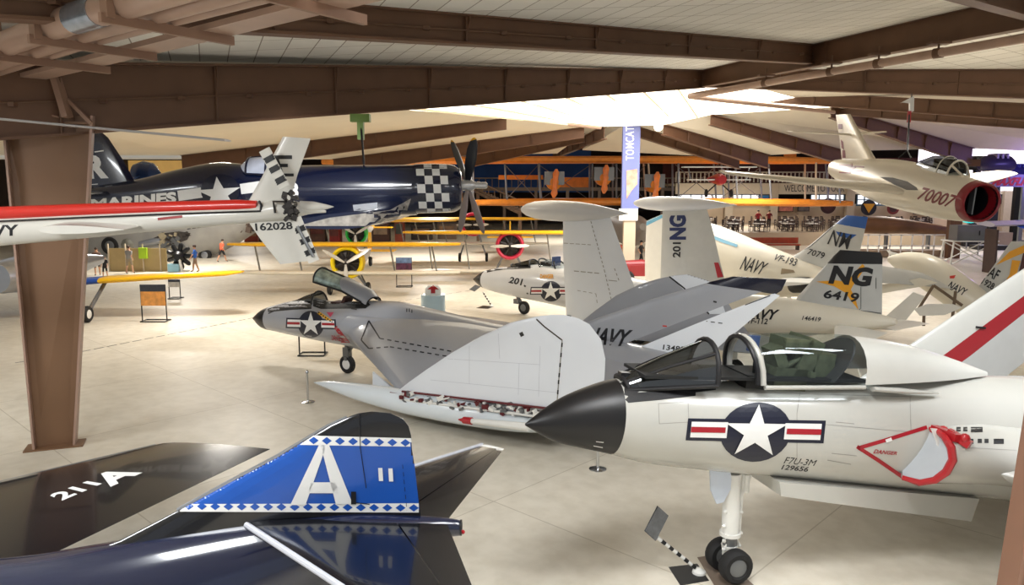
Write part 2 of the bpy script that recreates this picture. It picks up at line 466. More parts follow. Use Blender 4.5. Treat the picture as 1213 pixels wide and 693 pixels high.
# main rafters of the near hall
B1a = dp(110, 76, 16.0); B1o = B1a + (B1a - N).normalized() * 4.0
ibeam('beam_main', B1o, N, 1.45, .75, .34, 9)
p = N + RD * 6.7
ibeam('beam_second', p + DR * 26, p, .52, .66, .34, 6)
p = N + RD * 15
ibeam('beam_third', p + DR * 30, p, .8, .75, .34, 5)
ibeam('beam_ridge', N + RD * .2, N + RD * 22, .72, .95, .36, 3, rail=False)
ibeam('beam_hip', N, N + B4 * 30, .70, 1.5, .34, 9)
q0, q1 = dp(905, 109, 42), dp(1260, 125, 34)
ibeam('beam_cross', q0, q1, .5, .75, .34, 5, rail=False)
q0, q1 = dp(985, 128, 46), dp(1260, 143, 38)
ibeam('beam_cross_low', q0, q1, .35, .5, .34, 4, rail=False)
# tapered column
cl, cr_ = gp(42, 531), gp(89, 526)
tl, tr = dp(-3, 148, cl.y), dp(110, 150, cr_.y)
tl = V((cl.x - .02, cl.y, 6.9)); tr = V((dp(111, 150, cr_.y).x, cr_.y, 6.9))
mb = MB(); wd = (cr_ - cl).normalized(); pn = V((-wd.y, wd.x, 0))
mb.prism([cl, cr_, tr, tl], pn * .03)
mb.bar(cl, tl, .04, .36, up=pn, mi=1); mb.bar(cr_, tr, .04, .36, up=pn, mi=1)
mb.box((cl + cr_) / 2 + V((0, 0, .015)), (1.1, .5, .03), Matrix.Rotation(math.atan2(wd.y, wd.x), 3, 'Z'))
for zz in (4.9 - .35, 6.75): 
    t = zz / 6.9; mb.bar(cl.lerp(tl, t) - pn * .06, cr_.lerp(tr, t) - pn * .06, .12, .05)
struct('column_left', mb, [mat('column_brown', (122, 90, 64), .5, var=.06, scale=1), mat('column_flange_lit', (168, 138, 122), .5, var=.08, scale=1)])  # flanges are paler than the web: light on them put into the colour
mb = MB(); mb.bar(dp(66, 92, 15.4), dp(80, 139, 15.4), .22, .12); mb.bar(dp(80, 118, 15.5), dp(108, 146, 15.5), .07, .07); mb.tube([dp(6, 90, 15.3), dp(14, 112, 15.3), dp(34, 130, 15.3), dp(70, 139, 15.4)], .02, 6); struct('beam_brace', mb, M_beam2)
# column at the right edge, leaning outwards as it rises
cb = gp(1188, 735); ct = dp(1243, 395, cb.y); mb = MB(); ct = cb + (ct - cb) * 2.1
mb.bar(cb, ct, .05, .36, up=(0, 1, 0)); mb.bar(cb + V((.62, 0, 0)), ct + V((.66, 0, 0)), .05, .36, up=(0, 1, 0)); mb.bar(cb + V((.31, 0, 0)), ct + V((.33, 0, 0)), .62, .04, up=(0, 1, 0))
struct('column_right', mb, mat('column_brown2', (150, 112, 92), .5, var=.06, scale=1))

# far hall: rafters on both sides of its ridge, ceiling strips between them
M_fc = mat('far_ceiling', (222, 212, 194), .8, var=.06, scale=.4); M_fb = mat('far_beam', (98, 66, 44), .55, var=.1)
LA = [dp(600, 140, 40), dp(215, 184, 40)]; LB = [dp(692, 151, 44), dp(395, 189, 46)]; LC = [dp(692, 158.5, 50), dp(560, 184, 53)]
RA = [dp(742, 147, 46), dp(876, 187, 53)]; RB = [dp(786, 148, 44), dp(910, 184, 52)]; RCC = [dp(842, 136, 44), dp(1000, 179, 51)]; RDD = [dp(985, 127, 45), dp(1152, 176, 58)]
for (a, b), d0, d1 in ((LA, .55, 1.0), (LB, .55, .9), (LC, .5, .75), (RA, .5, .75), (RB, .55, .85), (RCC, .55, .9), (RDD, .6, 1.2)):
    ibeam('beam_far', a, b, d0, d1, .34, 5, rail=False, m=M_fb)
RG = [dp(716, 150, 45.5), dp(655, 181, 88)]
ibeam('beam_far_ridge', RG[0], RG[1], .7, .7, .34, 9, rail=False, m=M_fb)
def strips(name, quads):
    mb = MB()
    for q_ in quads: mb.prism([p + V((0, 0, .01)) for p in q_], (0, 0, .1))
    return struct(name, mb, M_fc)
e4 = N + B4 * 30; RE = [dp(1330, 138, 42), dp(1330, 184, 70)]
strips('ceiling_far_left', [[LA[0], LA[1], LB[1], LB[0]], [LB[0], LB[1], LC[1], LC[0]], [LC[0], LC[1], dp(660, 182, 55)]])
strips('ceiling_far_right', [[RA[0], RA[1], RB[1]], [RA[0], RB[1], RB[0]], [RB[0], RB[1], RCC[1]], [RB[0], RCC[1], RCC[0]], [RCC[0], RCC[1], RDD[1]], [RCC[0], RDD[1], RDD[0]], [RDD[0], RDD[1], RE[1]], [RDD[0], RE[1], RE[0]], [RA[0], RA[1], dp(690, 178, 55)]])
mb = MB(); mb.box((10, 84, 11.2), (140, 58, .1)); struct('ceiling_far', mb, M_fc)
mb = MB(); c0 = dp(1136, 200, 58); mb.box((c0.x, 58, 3.6), (.9, .5, 7.2)); mb.box((c0.x + .3, 58, 7.2), (2.2, .6, .5))
struct('column_far_right', mb, M_fb)
# skylight between the two halls
sk = [dp(440, 127, 27), LA[0] + V((0, 0, .02)), RG[0], RB[0], RCC[0], dp(985, 127, 44.5), N + V((1.2, .6, -.3)), N + V((-.6, .2, -.05))]
M_sky = mat('skylight_glow', (255, 246, 228), .5, var=0, emit=2.6)
mb = MB(); cen = sum(sk, V()) / len(sk) + V((0, 0, .3))
for i in range(len(sk)): mb.add([sk[i], sk[(i + 1) % len(sk)], cen], [(0, 1, 2)])
struct('window_1', mb, M_sky, recalc=False)
mb = MB()
for i in range(7):
    t = (i + .5) / 7; a = sk[0].lerp(sk[7], t) ; b = sk[1].lerp(sk[4], t); mb.bar(a - V((0, 0, .12)), b - V((0, 0, .12)), .05, .08)
struct('trim_1', mb, mat('skylight_bar', (225, 205, 175), .6))
# ceilings that close the steps between the halls
mb = MB()
for tri in ([B1o, sk[7], sk[0]], [B1o, sk[0], LA[0]], [B1o, LA[0], LA[1]], [B1o, LA[1], LA[1] + V((-14, -8, -.3))]): mb.prism(tri, (0, 0, .1))
struct('ceiling_middle', mb, M_fc)
strips('ceiling_middle_right', [[sk[6], e4, RE[0]], [sk[6], RE[0], sk[5]], [LC[0], LC[1], LC[1] + V((-40, 0, 0)), LB[1] + V((-40, 0, 0)), LB[1]]])
# walls
mb = MB(); mb.box((0, 112, 5.6), (170, .3, 11.2)); struct('wall_back', mb, M_dark)
mb = MB(); mb.box((-50, 60, 5.6), (.3, 110, 11.2)); struct('wall_left', mb, M_dark)
mb = MB(); mb.box((88, 60, 5.6), (.3, 110, 11.2)); struct('wall_right', mb, M_dark)

# ------------------------------------------------------------------ two-storey cafe front at the far right
WY = 90.0
fx0, fx1 = dp(800, 230, WY).x, dp(1260, 230, WY).x
mb = MB()
zt, zb = dp(1000, 217, WY).z, dp(1000, 230, WY).z
mb.box(((fx0 + fx1) / 2, WY, (zt + zb) / 2), (fx1 - fx0, .5, zt - zb))
mb.box(((fx0 + fx1) / 2, WY + 6, zt - .2), (fx1 - fx0, 12, .3))
wall_cafe = struct('wall_cafe', mb, mat('cafe_cream', (226, 214, 192), .7, var=.04))
mb = MB(); z0 = dp(1000, 258, WY).z
mb.box(((fx0 + fx1) / 2, WY + .5, z0 / 2 + .8), (fx1 - fx0, .3, z0 + 1.6)); struct('wall_cafe_lower', mb, mat('cafe_wall', (214, 190, 160), .7, var=.2, scale=.3))
mb = MB()
for px in (862, 915, 1005, 1100, 1190):
    x = dp(px, 240, WY).x; mb.box((x, WY - .4, zt / 2), (.9, .5, zt))
struct('column_cafe', mb, mat('cafe_post', (205, 190, 168), .7))
wm = mat('lit_window', (245, 246, 250), .4, var=0, emit=1.1)
k = 2
for a, b in ((805, 857), (868, 910), (960, 1000), (1015, 1050), (1056, 1095), (1106, 1180)):
    p0, p1 = dp(a, 242, WY - .2), dp(b, 231, WY - .2)
    w = struct(f'window_{k}', MB().box(((p0.x + p1.x) / 2, WY - .1, (p0.z + p1.z) / 2), (p1.x - p0.x, .06, p1.z - p0.z)), wm)
    m2 = MB()
    for i in range(5):
        x = p0.x + (p1.x - p0.x) * i / 4; m2.box((x, WY - .2, (p0.z + p1.z) / 2), (.12, .1, p1.z - p0.z))
    m2.box(((p0.x + p1.x) / 2, WY - .2, (p0.z + p1.z) / 2), (p1.x - p0.x, .1, .1)); m2.box(((p0.x + p1.x) / 2, WY - .2, p0.z - .1), (p1.x - p0.x + .2, .14, .2), None)
    f = struct('window_frame', m2, mat('blue_frame', (88, 120, 140), .5)); f.parent = w; k += 1
# railing of the upper storey
mb = MB()
za, zb2 = dp(1000, 216, WY).z, dp(1000, 204, WY).z
x = fx0
while x < dp(1095, 210, WY).x:
    mb.box((x, WY - .1, (za + zb2) / 2), (.14, .06, zb2 - za)); x += .48
mb.box(((fx0 + fx1) / 2, WY - .1, zb2), (fx1 - fx0, .12, .14))
tag(mb.build('balcony_railing', mat('rail_cream', (196, 186, 172), .5)), 'cream balcony railing above the welcome lettering on the far wall', 'railing')
mb = MB(); mb.box(((fx0 + fx1) / 2, WY + 8, zt + 1.6), (fx1 - fx0, .2, 3.2)); struct('wall_cafe_upper', mb, mat('maroon_wall', (78, 32, 30), .8, var=.5, scale=.4))
paint('wall_lettering', [(mapped(text_shape('WELCOME TO YOUR', 0), ((929, 227), (1000, 227), (1000, 219), (929, 219))), M_mblack), (mapped(text_shape('CUBI POINT', .02), ((1012, 227), (1065, 227), (1065, 219), (1012, 219))), M_mblack)], [wall_cafe], step=30, off=.03)['kind'] = 'structure'
# bright glazed end wall behind the hanging jet
p0, p1 = dp(1085, 226, 84), dp(1300, 172, 84)
struct('window_9', MB().box(((p0.x + p1.x) / 2, 84, (p0.z + p1.z) / 2), (p1.x - p0.x, .06, p1.z - p0.z)), mat('bright_end_window', (246, 240, 255), .4, var=0, emit=2.2))
# blue drapes and mid-left rooms on the back wall
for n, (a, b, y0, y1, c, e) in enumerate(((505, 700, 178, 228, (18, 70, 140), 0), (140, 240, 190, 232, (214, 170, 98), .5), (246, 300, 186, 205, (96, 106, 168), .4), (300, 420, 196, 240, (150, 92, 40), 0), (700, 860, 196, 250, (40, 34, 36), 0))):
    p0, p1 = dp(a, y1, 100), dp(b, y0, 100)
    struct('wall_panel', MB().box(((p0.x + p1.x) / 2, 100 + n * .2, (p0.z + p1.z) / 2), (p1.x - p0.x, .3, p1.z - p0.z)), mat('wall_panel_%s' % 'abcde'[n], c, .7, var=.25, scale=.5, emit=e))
# raised gallery with posts behind the flying boat
p0, p1 = dp(560, 232, 92), dp(860, 218, 92)
mb = MB(); mb.box(((p0.x + p1.x) / 2, 94, 5.1), (p1.x - p0.x, 4, .4))
for i in range(9): mb.box((p0.x + (p1.x - p0.x) * i / 8, 92, 2.5), (.35, .35, 5))
for i in range(40): mb.box((p0.x + (p1.x - p0.x) * i / 39, 92, 5.8), (.1, .06, 1.1))
mb.box(((p0.x + p1.x) / 2, 92, 6.4), (p1.x - p0.x, .12, .14))
struct('trim_gallery', mb, mat('gallery_brown', (112, 96, 84), .6))
# faint painted floor lines
mb = MB()
def floor_dashes(pts, w, on, off):
    for (a, b) in zip(pts, pts[1:]):
        A, B = gp(*a), gp(*b); L = (B - A).length; d = (B - A).normalized(); t = 0; s_ = d.cross(V((0, 0, 1))) * w / 2
        while t < L:
            e = min(t + on, L); mb.add([A + d * t - s_ + V((0, 0, .004)), A + d * e - s_ + V((0, 0, .004)), A + d * e + s_ + V((0, 0, .004)), A + d * t + s_ + V((0, 0, .004))], [(0, 1, 2, 3)]); t = e + off
floor_dashes([(18, 430), (95, 417), (303, 376)], .07, .36, .12)
floor_dashes([(440, 362), (558, 344)], .06, .4, .3)
floor_dashes([(480, 312), (600, 330)], .08, .5, .4)
struct('trim_floor_tape', mb, M_mblack, recalc=False)

# ================================================================== light
w = bpy.data.worlds.new('world'); SC.world = w; w.use_nodes = True
bg = w.node_tree.nodes['Background']; bg.inputs[0].default_value = (0.96, 0.98, 1.0, 1); bg.inputs[1].default_value = 0.5
def area(name, loc, size, power, col=(.95, .98, 1), rot=(0, 0, 0), sy=None):
    l = bpy.data.lights.new(name, 'AREA'); l.energy = power; l.color = col; l.shape = 'RECTANGLE'; l.size = size; l.size_y = sy or size
    o = bpy.data.objects.new(name, l); o.location = loc; o.rotation_euler = rot; COL.objects.link(o); return o
def lamp(name, loc, power, col=(1, .95, .87), r=.25):
    l = bpy.data.lights.new(name, 'POINT'); l.energy = power; l.color = col; l.shadow_soft_size = r
    o = bpy.data.objects.new(name, l); o.location = loc; COL.objects.link(o); return o
area('ceiling_light_a', (-7, 5, 7.7), 2.5, 820)
area('ceiling_light_b', (1, 6, 8.3), 2.5, 820)
area('ceiling_light_c', (9, 8, 8.9), 2.5, 820)
area('ceiling_light_d', (-14, 10, 7.2), 2.5, 820)
area('skylight_light', (4, 38.5, 9.4), 16, 4200, (.97, .99, 1), sy=5)
sl = bpy.data.lights.new('fighter_fill_spot', 'SPOT'); sl.energy = 1700; sl.spot_size = math.radians(44); sl.spot_blend = .6; sl.shadow_soft_size = .3; sl.color = (.97, .99, 1)  # unseen spot added to brighten the hanging dark blue fighter
so = bpy.data.objects.new('fighter_fill_spot', sl); COL.objects.link(so); so.location = (-4.5, 13.5, 8.2); so.rotation_euler = (V((-5.0, 20, 4.7)) - V((-4.5, 13.5, 8.2))).to_track_quat('-Z', 'Y').to_euler()
for x, y, pw in ((-11, 30, 800), (-22, 50, 1100), (-6, 58, 1100), (18, 56, 1000), (34, 66, 1000), (5, 76, 900), (-28, 80, 900), (24, 80, 1100), (16, 26, 500)):
    area('hall_lamp', (x, y, 6.9 if y > 40 else 7.4), 1.6, pw, (1, .95, .87))
lamp('violet_lamp', (44, 60, 6.0), 700, (.35, .25, 1), .4)
lamp('violet_lamp', (33, 46, 6.6), 250, (.6, .4, 1), .3)
vs = SC.view_settings; vs.view_transform = 'Standard'; vs.look = 'None'; vs.exposure = 0.0; vs.gamma = 1.0; vs.use_curve_mapping = False
SC.cycles.use_denoising = True
SC.cycles.max_bounces = 8
# ================================================================== white jet with the black nose, right foreground
M_cut = mat('gull_white', (192, 191, 184), 0.25, coat=0.5, var=0.04, scale=1.2)
M_cutg = mat('gull_grey', (196, 197, 196), 0.3, coat=0.4, var=0.04)
M_fair = mat('fairing_white', (212, 212, 206), .28, coat=.4, var=.03)
M_radome = mat('radome_black', (22, 21, 23), 0.38, var=0.05)
M_glare = mat('antiglare_black', (26, 25, 27), 0.55)
M_olive = mat('olive_seat', (84, 90, 68), 0.7, var=0.3, scale=9)
M_seat = mat('seat_black', (20, 21, 22), 0.7)
M_paleblue = mat('pale_blue_paint', (206, 216, 232), 0.3, coat=.3)
M_int = mat('intake_grey', (186, 192, 198), .45)

C = Craft('jet_fighter', 'white jet fighter with black pointed nose, open canopy, red intake outline and tall nose leg', 'jet', gp(860, 682, .012), (-.97, -.24), pitch=7.0)
top = [(622, 502), (628, 494), (640, 486), (670, 470), (700, 458), (740, 447), (800, 449), (850, 452), (950, 452), (1010, 450), (1100, 447), (1200, 446), (1330, 450)]
bot = [(622, 504), (630, 512), (645, 519), (670, 526), (715, 535), (760, 547), (850, 557), (910, 562), (1000, 570), (1130, 584), (1210, 592), (1330, 600)]
nose_x = C.Y(622, 502).x; rx = C.Y(722, 490).x
def cw(x, h):
    d = nose_x - x
    return min(h * 0.93, 0.52) if d < 3.6 else 0.52 + (d - 3.6) * .07
st = C.stations(top, bot, cw, k=26)
rings = fus_rings(st, 40, 3)
ir = min(range(len(rings)), key=lambda i: abs(rings[i][0].x - rx))
c_fus = C.part(MB().loft(rings[:len(rings)][:ir + 1] if rings[0][0].x > rings[-1][0].x and False else rings[ir:]), 'fuselage', M_cut, sharp=50)
c_rad = C.part(MB().loft(rings[:ir + 1]), 'radome', M_radome, sharp=50)
# port and starboard engine nacelles with D-shaped intakes
def intake(sg):
    lip_px = [(1101, 506, .60), (1112, 510, .80), (1121, 518, .98), (1128, 530, 1.10), (1130, 545, 1.12), (1122, 560, 1.08), (1108, 570, .98), (1090, 573, .82), (1068, 567, .62)]
    lip = [C.Y(a, b, y) for a, b, y in lip_px]
    inner = [V((lip[-1].x + (lip[0].x - lip[-1].x) * t, .52, lip[-1].z + (lip[0].z - lip[-1].z) * t)) for t in (.15, .35, .5, .65, .85)]
    loop = lip + inner
    zc = (lip[0].z + lip[-2].z) / 2; n = len(loop)
    def ring(k, x, y0, y1, z0, z1):
        out = []
        for i in range(n):
            a = math.pi / 2 - math.pi * i / 8 if i < 9 else None
            if i < 9: out.append(V((x, y0 + (y1 - y0) * math.cos(a), (z0 + z1) / 2 + (z1 - z0) / 2 * math.sin(a))))
            else: out.append(V((x, y0 - .1, z0 + (z1 - z0) * (.1 + .8 * (i - 9) / 4))))
        return out
    x0 = lip[3].x; zt, zb = lip[0].z, lip[-2].z
    R = [loop, ring(0, x0 - .9, .45, 1.32, zb - .03, zt + .12), ring(0, x0 - 2, .3, 1.45, zb - .1, zt + .1), ring(0, x0 - 4.5, .3, 1.4, zb - .05, zt + .05), ring(0, x0 - 7.2, .4, 1.1, zb + .2, zt - .05)]
    Rs = []
    for a, b in zip(R, R[1:]):
        for t in (0, .25, .5, .75): Rs.append([p.lerp(q, t) for p, q in zip(a, b)])
    Rs.append(R[-1])
    # the duct inside
    cen = sum(loop, V()) / n
    duct = [[p.lerp(cen, .05) + V((-.0, 0, 0)) for p in loop], [p.lerp(cen, .10) + V((-.35, -.05, 0)) for p in loop], [p.lerp(cen, .16) + V((-.9, -.15, .02)) for p in loop], [p.lerp(cen, .3) + V((-1.8, -.4, .02)) for p in loop], [p.lerp(cen, .5) + V((-2.8, -.6, .02)) for p in loop]]
    fl = lambda L: [[V((p.x, p.y * sg, p.z)) for p in r] for r in L]
    o = C.part(MB().loft(fl(Rs), cap=False), 'engine_nacelle', M_cut, sharp=60)
    d = C.part(MB().loft(fl(duct), cap=True), 'intake_duct', M_int, sharp=60)
    l = MB().tube([V((p.x, p.y * sg, p.z)) for p in [q.lerp(cen, .04) for q in lip]], [.03, .04, .05, .055, .055, .055, .05, .045, .035], 8); C.part(l, 'intake_lip', M_red)
    return o, lip, loop
nac, lip, loop = intake(1); intake(-1)
# bolted red brackets on the lip
mb = MB(); mb.bar(lip[0] + V((-.02, .06, .0)), lip[2] + V((-.1, .1, .02)), .12, .1); mb.bar(lip[1] + V((-.05, .1, .02)), lip[3] + V((-.22, .06, .06)), .11, .1)
for q in (lip[0] + V((-.1, .14, .0)), lip[2] + V((-.18, .12, .03))): mb.ball(q, .07, 10)
C.part(mb, 'intake_bracket', M_red)
# splitter vane inside
vp = [C.Y(1104, 508, .80), C.Y(1111, 525, .84), C.Y(1112, 545, .84), C.Y(1108, 560, .82), C.Y(1099, 571, .76)]
mb = MB(); mb.loft([[p, p + V((0, -.03, 0)), p + V((-.1, -.03, 0)), p + V((-.1, 0, 0))] for p in vp]); C.part(mb, 'splitter_vane', M_white)
# belly fairing
bl = [C.Y(903, 558), C.Y(905, 574), C.Y(960, 582), C.Y(1124, 604), C.Y(1133, 578)]
mb = MB(); mb.prism([p + V((0, -.42, 0)) for p in bl], (0, .84, 0)); C.part(mb, 'belly_fairing', M_cut)
# wings: far one and the visible root of the near one
wr = C.Y(1190, 562, 1.3)
for sg in (1, -1):
    z = wr.z - .02
    C.foil('wing', M_cut, [(wr.x, sg * 1.25, z), (wr.x - .75, sg * 2.3, z + .01), (wr.x - 3.2, sg * 5.6, z + .05)], [(wr.x - 4.2, sg * 1.25, z), (wr.x - 4.4, sg * 2.3, z), (wr.x - 5.6, sg * 5.6, z + .05)], .10, (0, 0, 1))
# fins; the starboard one rises behind the canopy
def fin(y):
    zoff = 0
    A = lambda a, b: (lambda p: V((p.x, y, p.z)))(C.Y(a, b, -2.3))
    le0, le1 = A(1078, 408), A(1213, 318)
    d = le1 - le0; le2 = le0 + d * 1.75; 
    r0, r1 = A(1128, 428), A(1213, 364)
    s0, s1 = A(1150, 440), A(1213, 395)
    te = V((-2.6, 0, -.2))
    base = V((1.2, 0, -.78)); leb = le0 - d * .55
    C.foil('fin', MATS['fairing_white'], [leb, le0, le2], [leb + te * 1.05, le0 + te, le2 + te * .62], .07, (0, 1, 0), 0, .30)
    C.foil('fin_band', mat('fin_crimson', (160, 20, 36), .3, coat=.4), [leb, le0, le2], [leb + te * 1.05, le0 + te, le2 + te * .62], .07, (0, 1, 0), .30, .50)
    C.foil('rudder', M_cutg, [leb, le0, le2], [leb + te * 1.05, le0 + te, le2 + te * .62], .07, (0, 1, 0), .50, 1)
    mb = MB(); mb.box(leb + V((-1.3, 0, -.05)), (3.0, .3, .34)); C.part(mb, 'fin_pod', M_cut)
    mb = MB()
    for t in (.25, .75): q = le0.lerp(le2, t * .7) + te * .27; mb.box(q + V((0, .1, 0)), (.2, .05, .035))
    C.part(mb, 'hinge_marks', M_mblack)
fin(-2.3); fin(2.35)
# windscreen
wb = C.Y(744, 448); wt = C.Y(838, 402); wf = C.Y(850, 458, .42)
wx = wt.x; z0 = wf.z
def arch(x, w, zb, zt, dx=0.0, n=13):
    return [V((x + dx * math.sin(math.pi * i / (n - 1)), w * math.cos(math.pi * i / (n - 1)), zb + (zt - zb) * math.sin(math.pi * i / (n - 1)) ** .8)) for i in range(n)]
xf = wf.x
bow = arch(xf, .42, z0, wt.z, wt.x - xf)
f0 = C.Y(748, 464, .30)
front = arch(f0.x, .24, f0.z, wb.z + .02, .05)
mid = [front[i].lerp(bow[i], .5) + V((0, 0, .02)) for i in range(13)]
C.part(MB().loft([front, mid, bow], closed=False), 'windscreen', M_dglass, recalc=False)
mb = MB(); mb.tube(bow, .035, 8); mb.tube(front, .03, 8)
for i in (0, 3, 9, 12): mb.tube([front[i], mid[i], bow[i]], .022, 8)
mb.tube([front[0] + V((.05, 0, .0)), V((xf, .43, z0 + .01))], .03, 8)
C.part(mb, 'windscreen_frame', M_glare)
mb = MB(); mb.box((wb.x + .05, 0, wb.z - .02), (.16, .12, .2)); C.part(mb, 'gunsight_block', M_radome)
# anti-glare panel on the nose deck
C.paint('antiglare_panel', [([[(735, 444), (745, 440), (760, 462), (748, 470), (736, 478), (730, 470)], [(736, 478), (748, 466), (848, 456), (848, 462), (824, 465), (824, 469), (780, 474)]], M_glare)], [c_fus], 5)
# cockpit tub
A2x = C.Y(1004, 440).x
ca = C.Y(875, 398); cf = C.Y(898, 456, .44); cx_ = cf.x; czb = cf.z
mb = MB(); tubx0, tubx1 = xf + 1.0, A2x
mb.prism([(tubx0, -.36, z0 + .03), (tubx1, -.40, C.Y(1006, 455, .4).z + .03), (tubx1, .40, C.Y(1006, 455, .4).z + .03), (tubx0, .36, z0 + .03)], (0, 0, .04)); C.part(mb, 'cockpit_tub', M_seat)
# sliding canopy: arch, glass, bulkhead, fairing
def ar2(px, pyt, pyb, w):
    t = C.Y(px, pyt); b = C.Y(px, pyb, w); return arch(t.x, w, b.z, t.z)
A0 = arch(cx_, .44, czb, ca.z, ca.x - cx_)
A1 = ar2(950, 394, 456, .47); A2 = ar2(1006, 397, 455, .48); A3 = ar2(1070, 407, 452, .42); A4 = ar2(1120, 422, 449, .26); A5 = ar2(1168, 440, 445, .04)
C.part(MB().loft([A0, [a.lerp(b, .5) + V((0, 0, .01)) for a, b in zip(A0, A1)], A1, A2], closed=False), 'canopy', M_glass, recalc=False)
mb = MB(); 
rr = catmull([tuple(c for p in A for c in p) for A in (A2, A3, A4, A5)], 4)
mb.loft([[V(r[i * 3:i * 3 + 3]) for i in range(13)] for r in rr], closed=False); C.part(mb, 'canopy_fairing', mat('fairing_white', (212, 212, 206), .28, coat=.4, var=.03))
mb = MB(); mb.tube(A0, .032, 8); C.part(mb, 'canopy_bow', M_mblack)
mb = MB(); mb.tube([p + V((-.08, 0, .0)) for p in A0], .04, 8); mb.tube([A0[0] + V((-.1, .01, -.03)), A2[0] + V((0, 0, -.03))], .03, 8); mb.tube([A0[-1] + V((-.1, -.01, -.03)), A2[-1] + V((0, 0, -.03))], .03, 8); C.part(mb, 'canopy_frame', M_cut)
mb = MB(); c0 = C.Y(1000, 430); tl_ = [p.lerp(V((p.x, 0, czb)), .06) + V((.55 * (1 - (p.z - czb) / (A2[6].z - czb)) , 0, 0)) for p in A2]
mb.prism(tl_, (.03, 0, 0)); C.part(mb, 'bulkhead', mat('bulkhead_dark', (58, 58, 58), .5))
# ejection seat and headrest
sx = C.Y(925, 440).x; mb = MB()
mb.box((sx, 0, czb + .06), (.5, .5, .3)); mb.bar((sx - .12, 0, czb), (sx - .34, 0, czb + .62), .5, .24, up=(1, 0, 0)); mb.box((sx - .05, .05, czb + .52), (.42, .4, .2)); mb.box((sx - .5, 0, czb + .25), (.3, .5, .4)); mb.box((sx + .2, .1, czb + .34), (.16, .3, .3), Matrix.Rotation(.5, 3, 'Y'))
for i_ in range(14): mb.box((sx + random.uniform(-.5, .25), random.uniform(-.2, .25), czb + random.uniform(.1, .38)), (random.uniform(.06, .2), random.uniform(.06, .2), random.uniform(.06, .2)), Matrix.Rotation(random.uniform(0, 3), 3, 'Y'))
for s_ in (-1, 1): mb.tube([(sx + .2, s_ * .18, czb + .1), (sx, s_ * .2, czb + .28), (sx - .25, s_ * .17, czb + .42)], .035, 8); mb.ball((sx - .12, s_ * .12, czb + .34), .09, 8)
C.part(mb, 'ejection_seat', M_olive)
mb = MB(); mb.box((sx + .55, 0, czb + .0), (.3, .6, .18)); mb.tube([(sx + .48, .1, czb + .05), (sx + .5, .1, czb + .24)], .02, 8); C.part(mb, 'instrument_panel', M_seat)
mb = MB(); mb.box((sx + .42, -.12, czb + .46), (.16, .05, .22)); C.part(mb, 'blue_cushion', mat('slate_blue', (72, 92, 140), .6))
# nose leg
w1, w2 = C.Y(873, 671, .17), C.Y(845, 664, -.17)
g0 = (C.I @ gp(860, 682)); ax = V((0, 0, .30)); wr_ = .24
legt = C.Y(868, 560); legb = V((0, 0, .30))
leg = thing('nose_leg', None, None); bpy.data.objects.remove(leg)
mb = MB(); mid_ = legt.lerp(legb, .72)
mb.tube([legt, legt.lerp(legb, .55), mid_], [.115, .125, .12], 16); mb.tube([mid_, legt.lerp(legb, .86)], .10, 14, mi=1); mb.tube([legt.lerp(legb, .86), legb], [.12, .09], 12)
mb.lathe([(-.02, .15), (.03, .15)], mid_, legb - legt, 14)
mb.tube([legb + V((0, -.2, 0)), legb + V((0, .2, 0))], .06, 10)
br0 = C.Y(888, 562); mb.tube([br0, legt.lerp(legb, .38) + V((-.08, 0, 0))], .035, 8); mb.tube([br0 + V((.1, 0, 0)), legt.lerp(legb, .75) + V((-.13, .02, 0))], .022, 8); mb.tube([br0 + V((.05, 0, 0)), br0 + V((.02, 0, -.25))], .05, 8)
for t, sx_ in ((.45, .12), (.45, -.13), (.62, .13), (.7, -.14), (.8, .12), (.85, -.12), (.9, .12)):
    q = legt.lerp(legb, t) + V((sx_, .05, 0)); mb.ball(q, .03, 8); mb.tube([q, q + V((-sx_ * .5, 0, .12))], .012, 6)
nl = C.part(mb, 'nose_leg', [M_white, M_steel])
for sg in (1, -1):
    mb = MB(); wheel(mb, (0, sg * .19, wr_), (0, 1, 0), wr_, .2, 0, 1, 24); C.part(mb, 'wheel', [M_rubber, M_steel], parent=nl)
dq = [C.Y(840, 552, .06), C.Y(864, 556, .06), C.Y(866, 575, .06), C.Y(856, 594, .06), C.Y(848, 596, .06), C.Y(841, 580, .06)]
mb = MB(); mb.prism(dq, (0, .03, 0)); C.part(mb, 'gear_door', M_paleblue)
# main gear (behind, mostly out of the frame)
for sg in (1, -1):
    wm_ = C.I @ (C.M @ V((-5.6, sg * 1.9, 0))); g = C.M @ V((-5.6, sg * 1.9, 0)); zg = -g.z / C.M.to_3x3()[2][2]
    mb = MB(); mb.tube([(-5.6, sg * 1.9, zg + .38), (-5.6, sg * 1.5, wr.z)], .1, 10); wheel(mb, (-5.6, sg * 2.0, zg + .4), (0, 1, 0), .38, .22, 1, 0); C.part(mb, 'main_leg', [M_white, M_rubber])
# small scoop on the spine and panel lines
mb = MB(); q = C.Y(1055, 462, .45); mb.lathe([(0, .06), (-.5, .07), (-1.1, .02)], q + V((.3, 0, 0)), (1, 0, 0), 12, sy=.6); C.part(mb, 'spine_scoop', M_cut)
Mline = mat('panel_line', (150, 148, 142), .6)
T = [c_fus, nac]
ins = insignia_layers(((849, 535), (935, 546), (936, 489), (854, 480)), M_navy, M_mwhite, mat('marking_red', (168, 24, 40), .4, var=.02))
q = ((853, 543), (930, 545), (937, 480), (860, 479))
C.paint('star_insignia', insignia_layers(q, M_navy, M_mwhite, MATS['marking_red']), [c_fus], 6)
C.paint('type_lettering', [(mapped(text_shape('F7U-3M', 0.0, .25), ((928, 549), (966, 552), (968, 545), (930, 541))), M_mblack), (mapped(text_shape('129656', .02, .25), ((925, 556), (957, 559), (958, 553), (926, 550))), M_mblack, 'serial_number')], [c_fus], 8, off=.003)
red = MATS['marking_red']
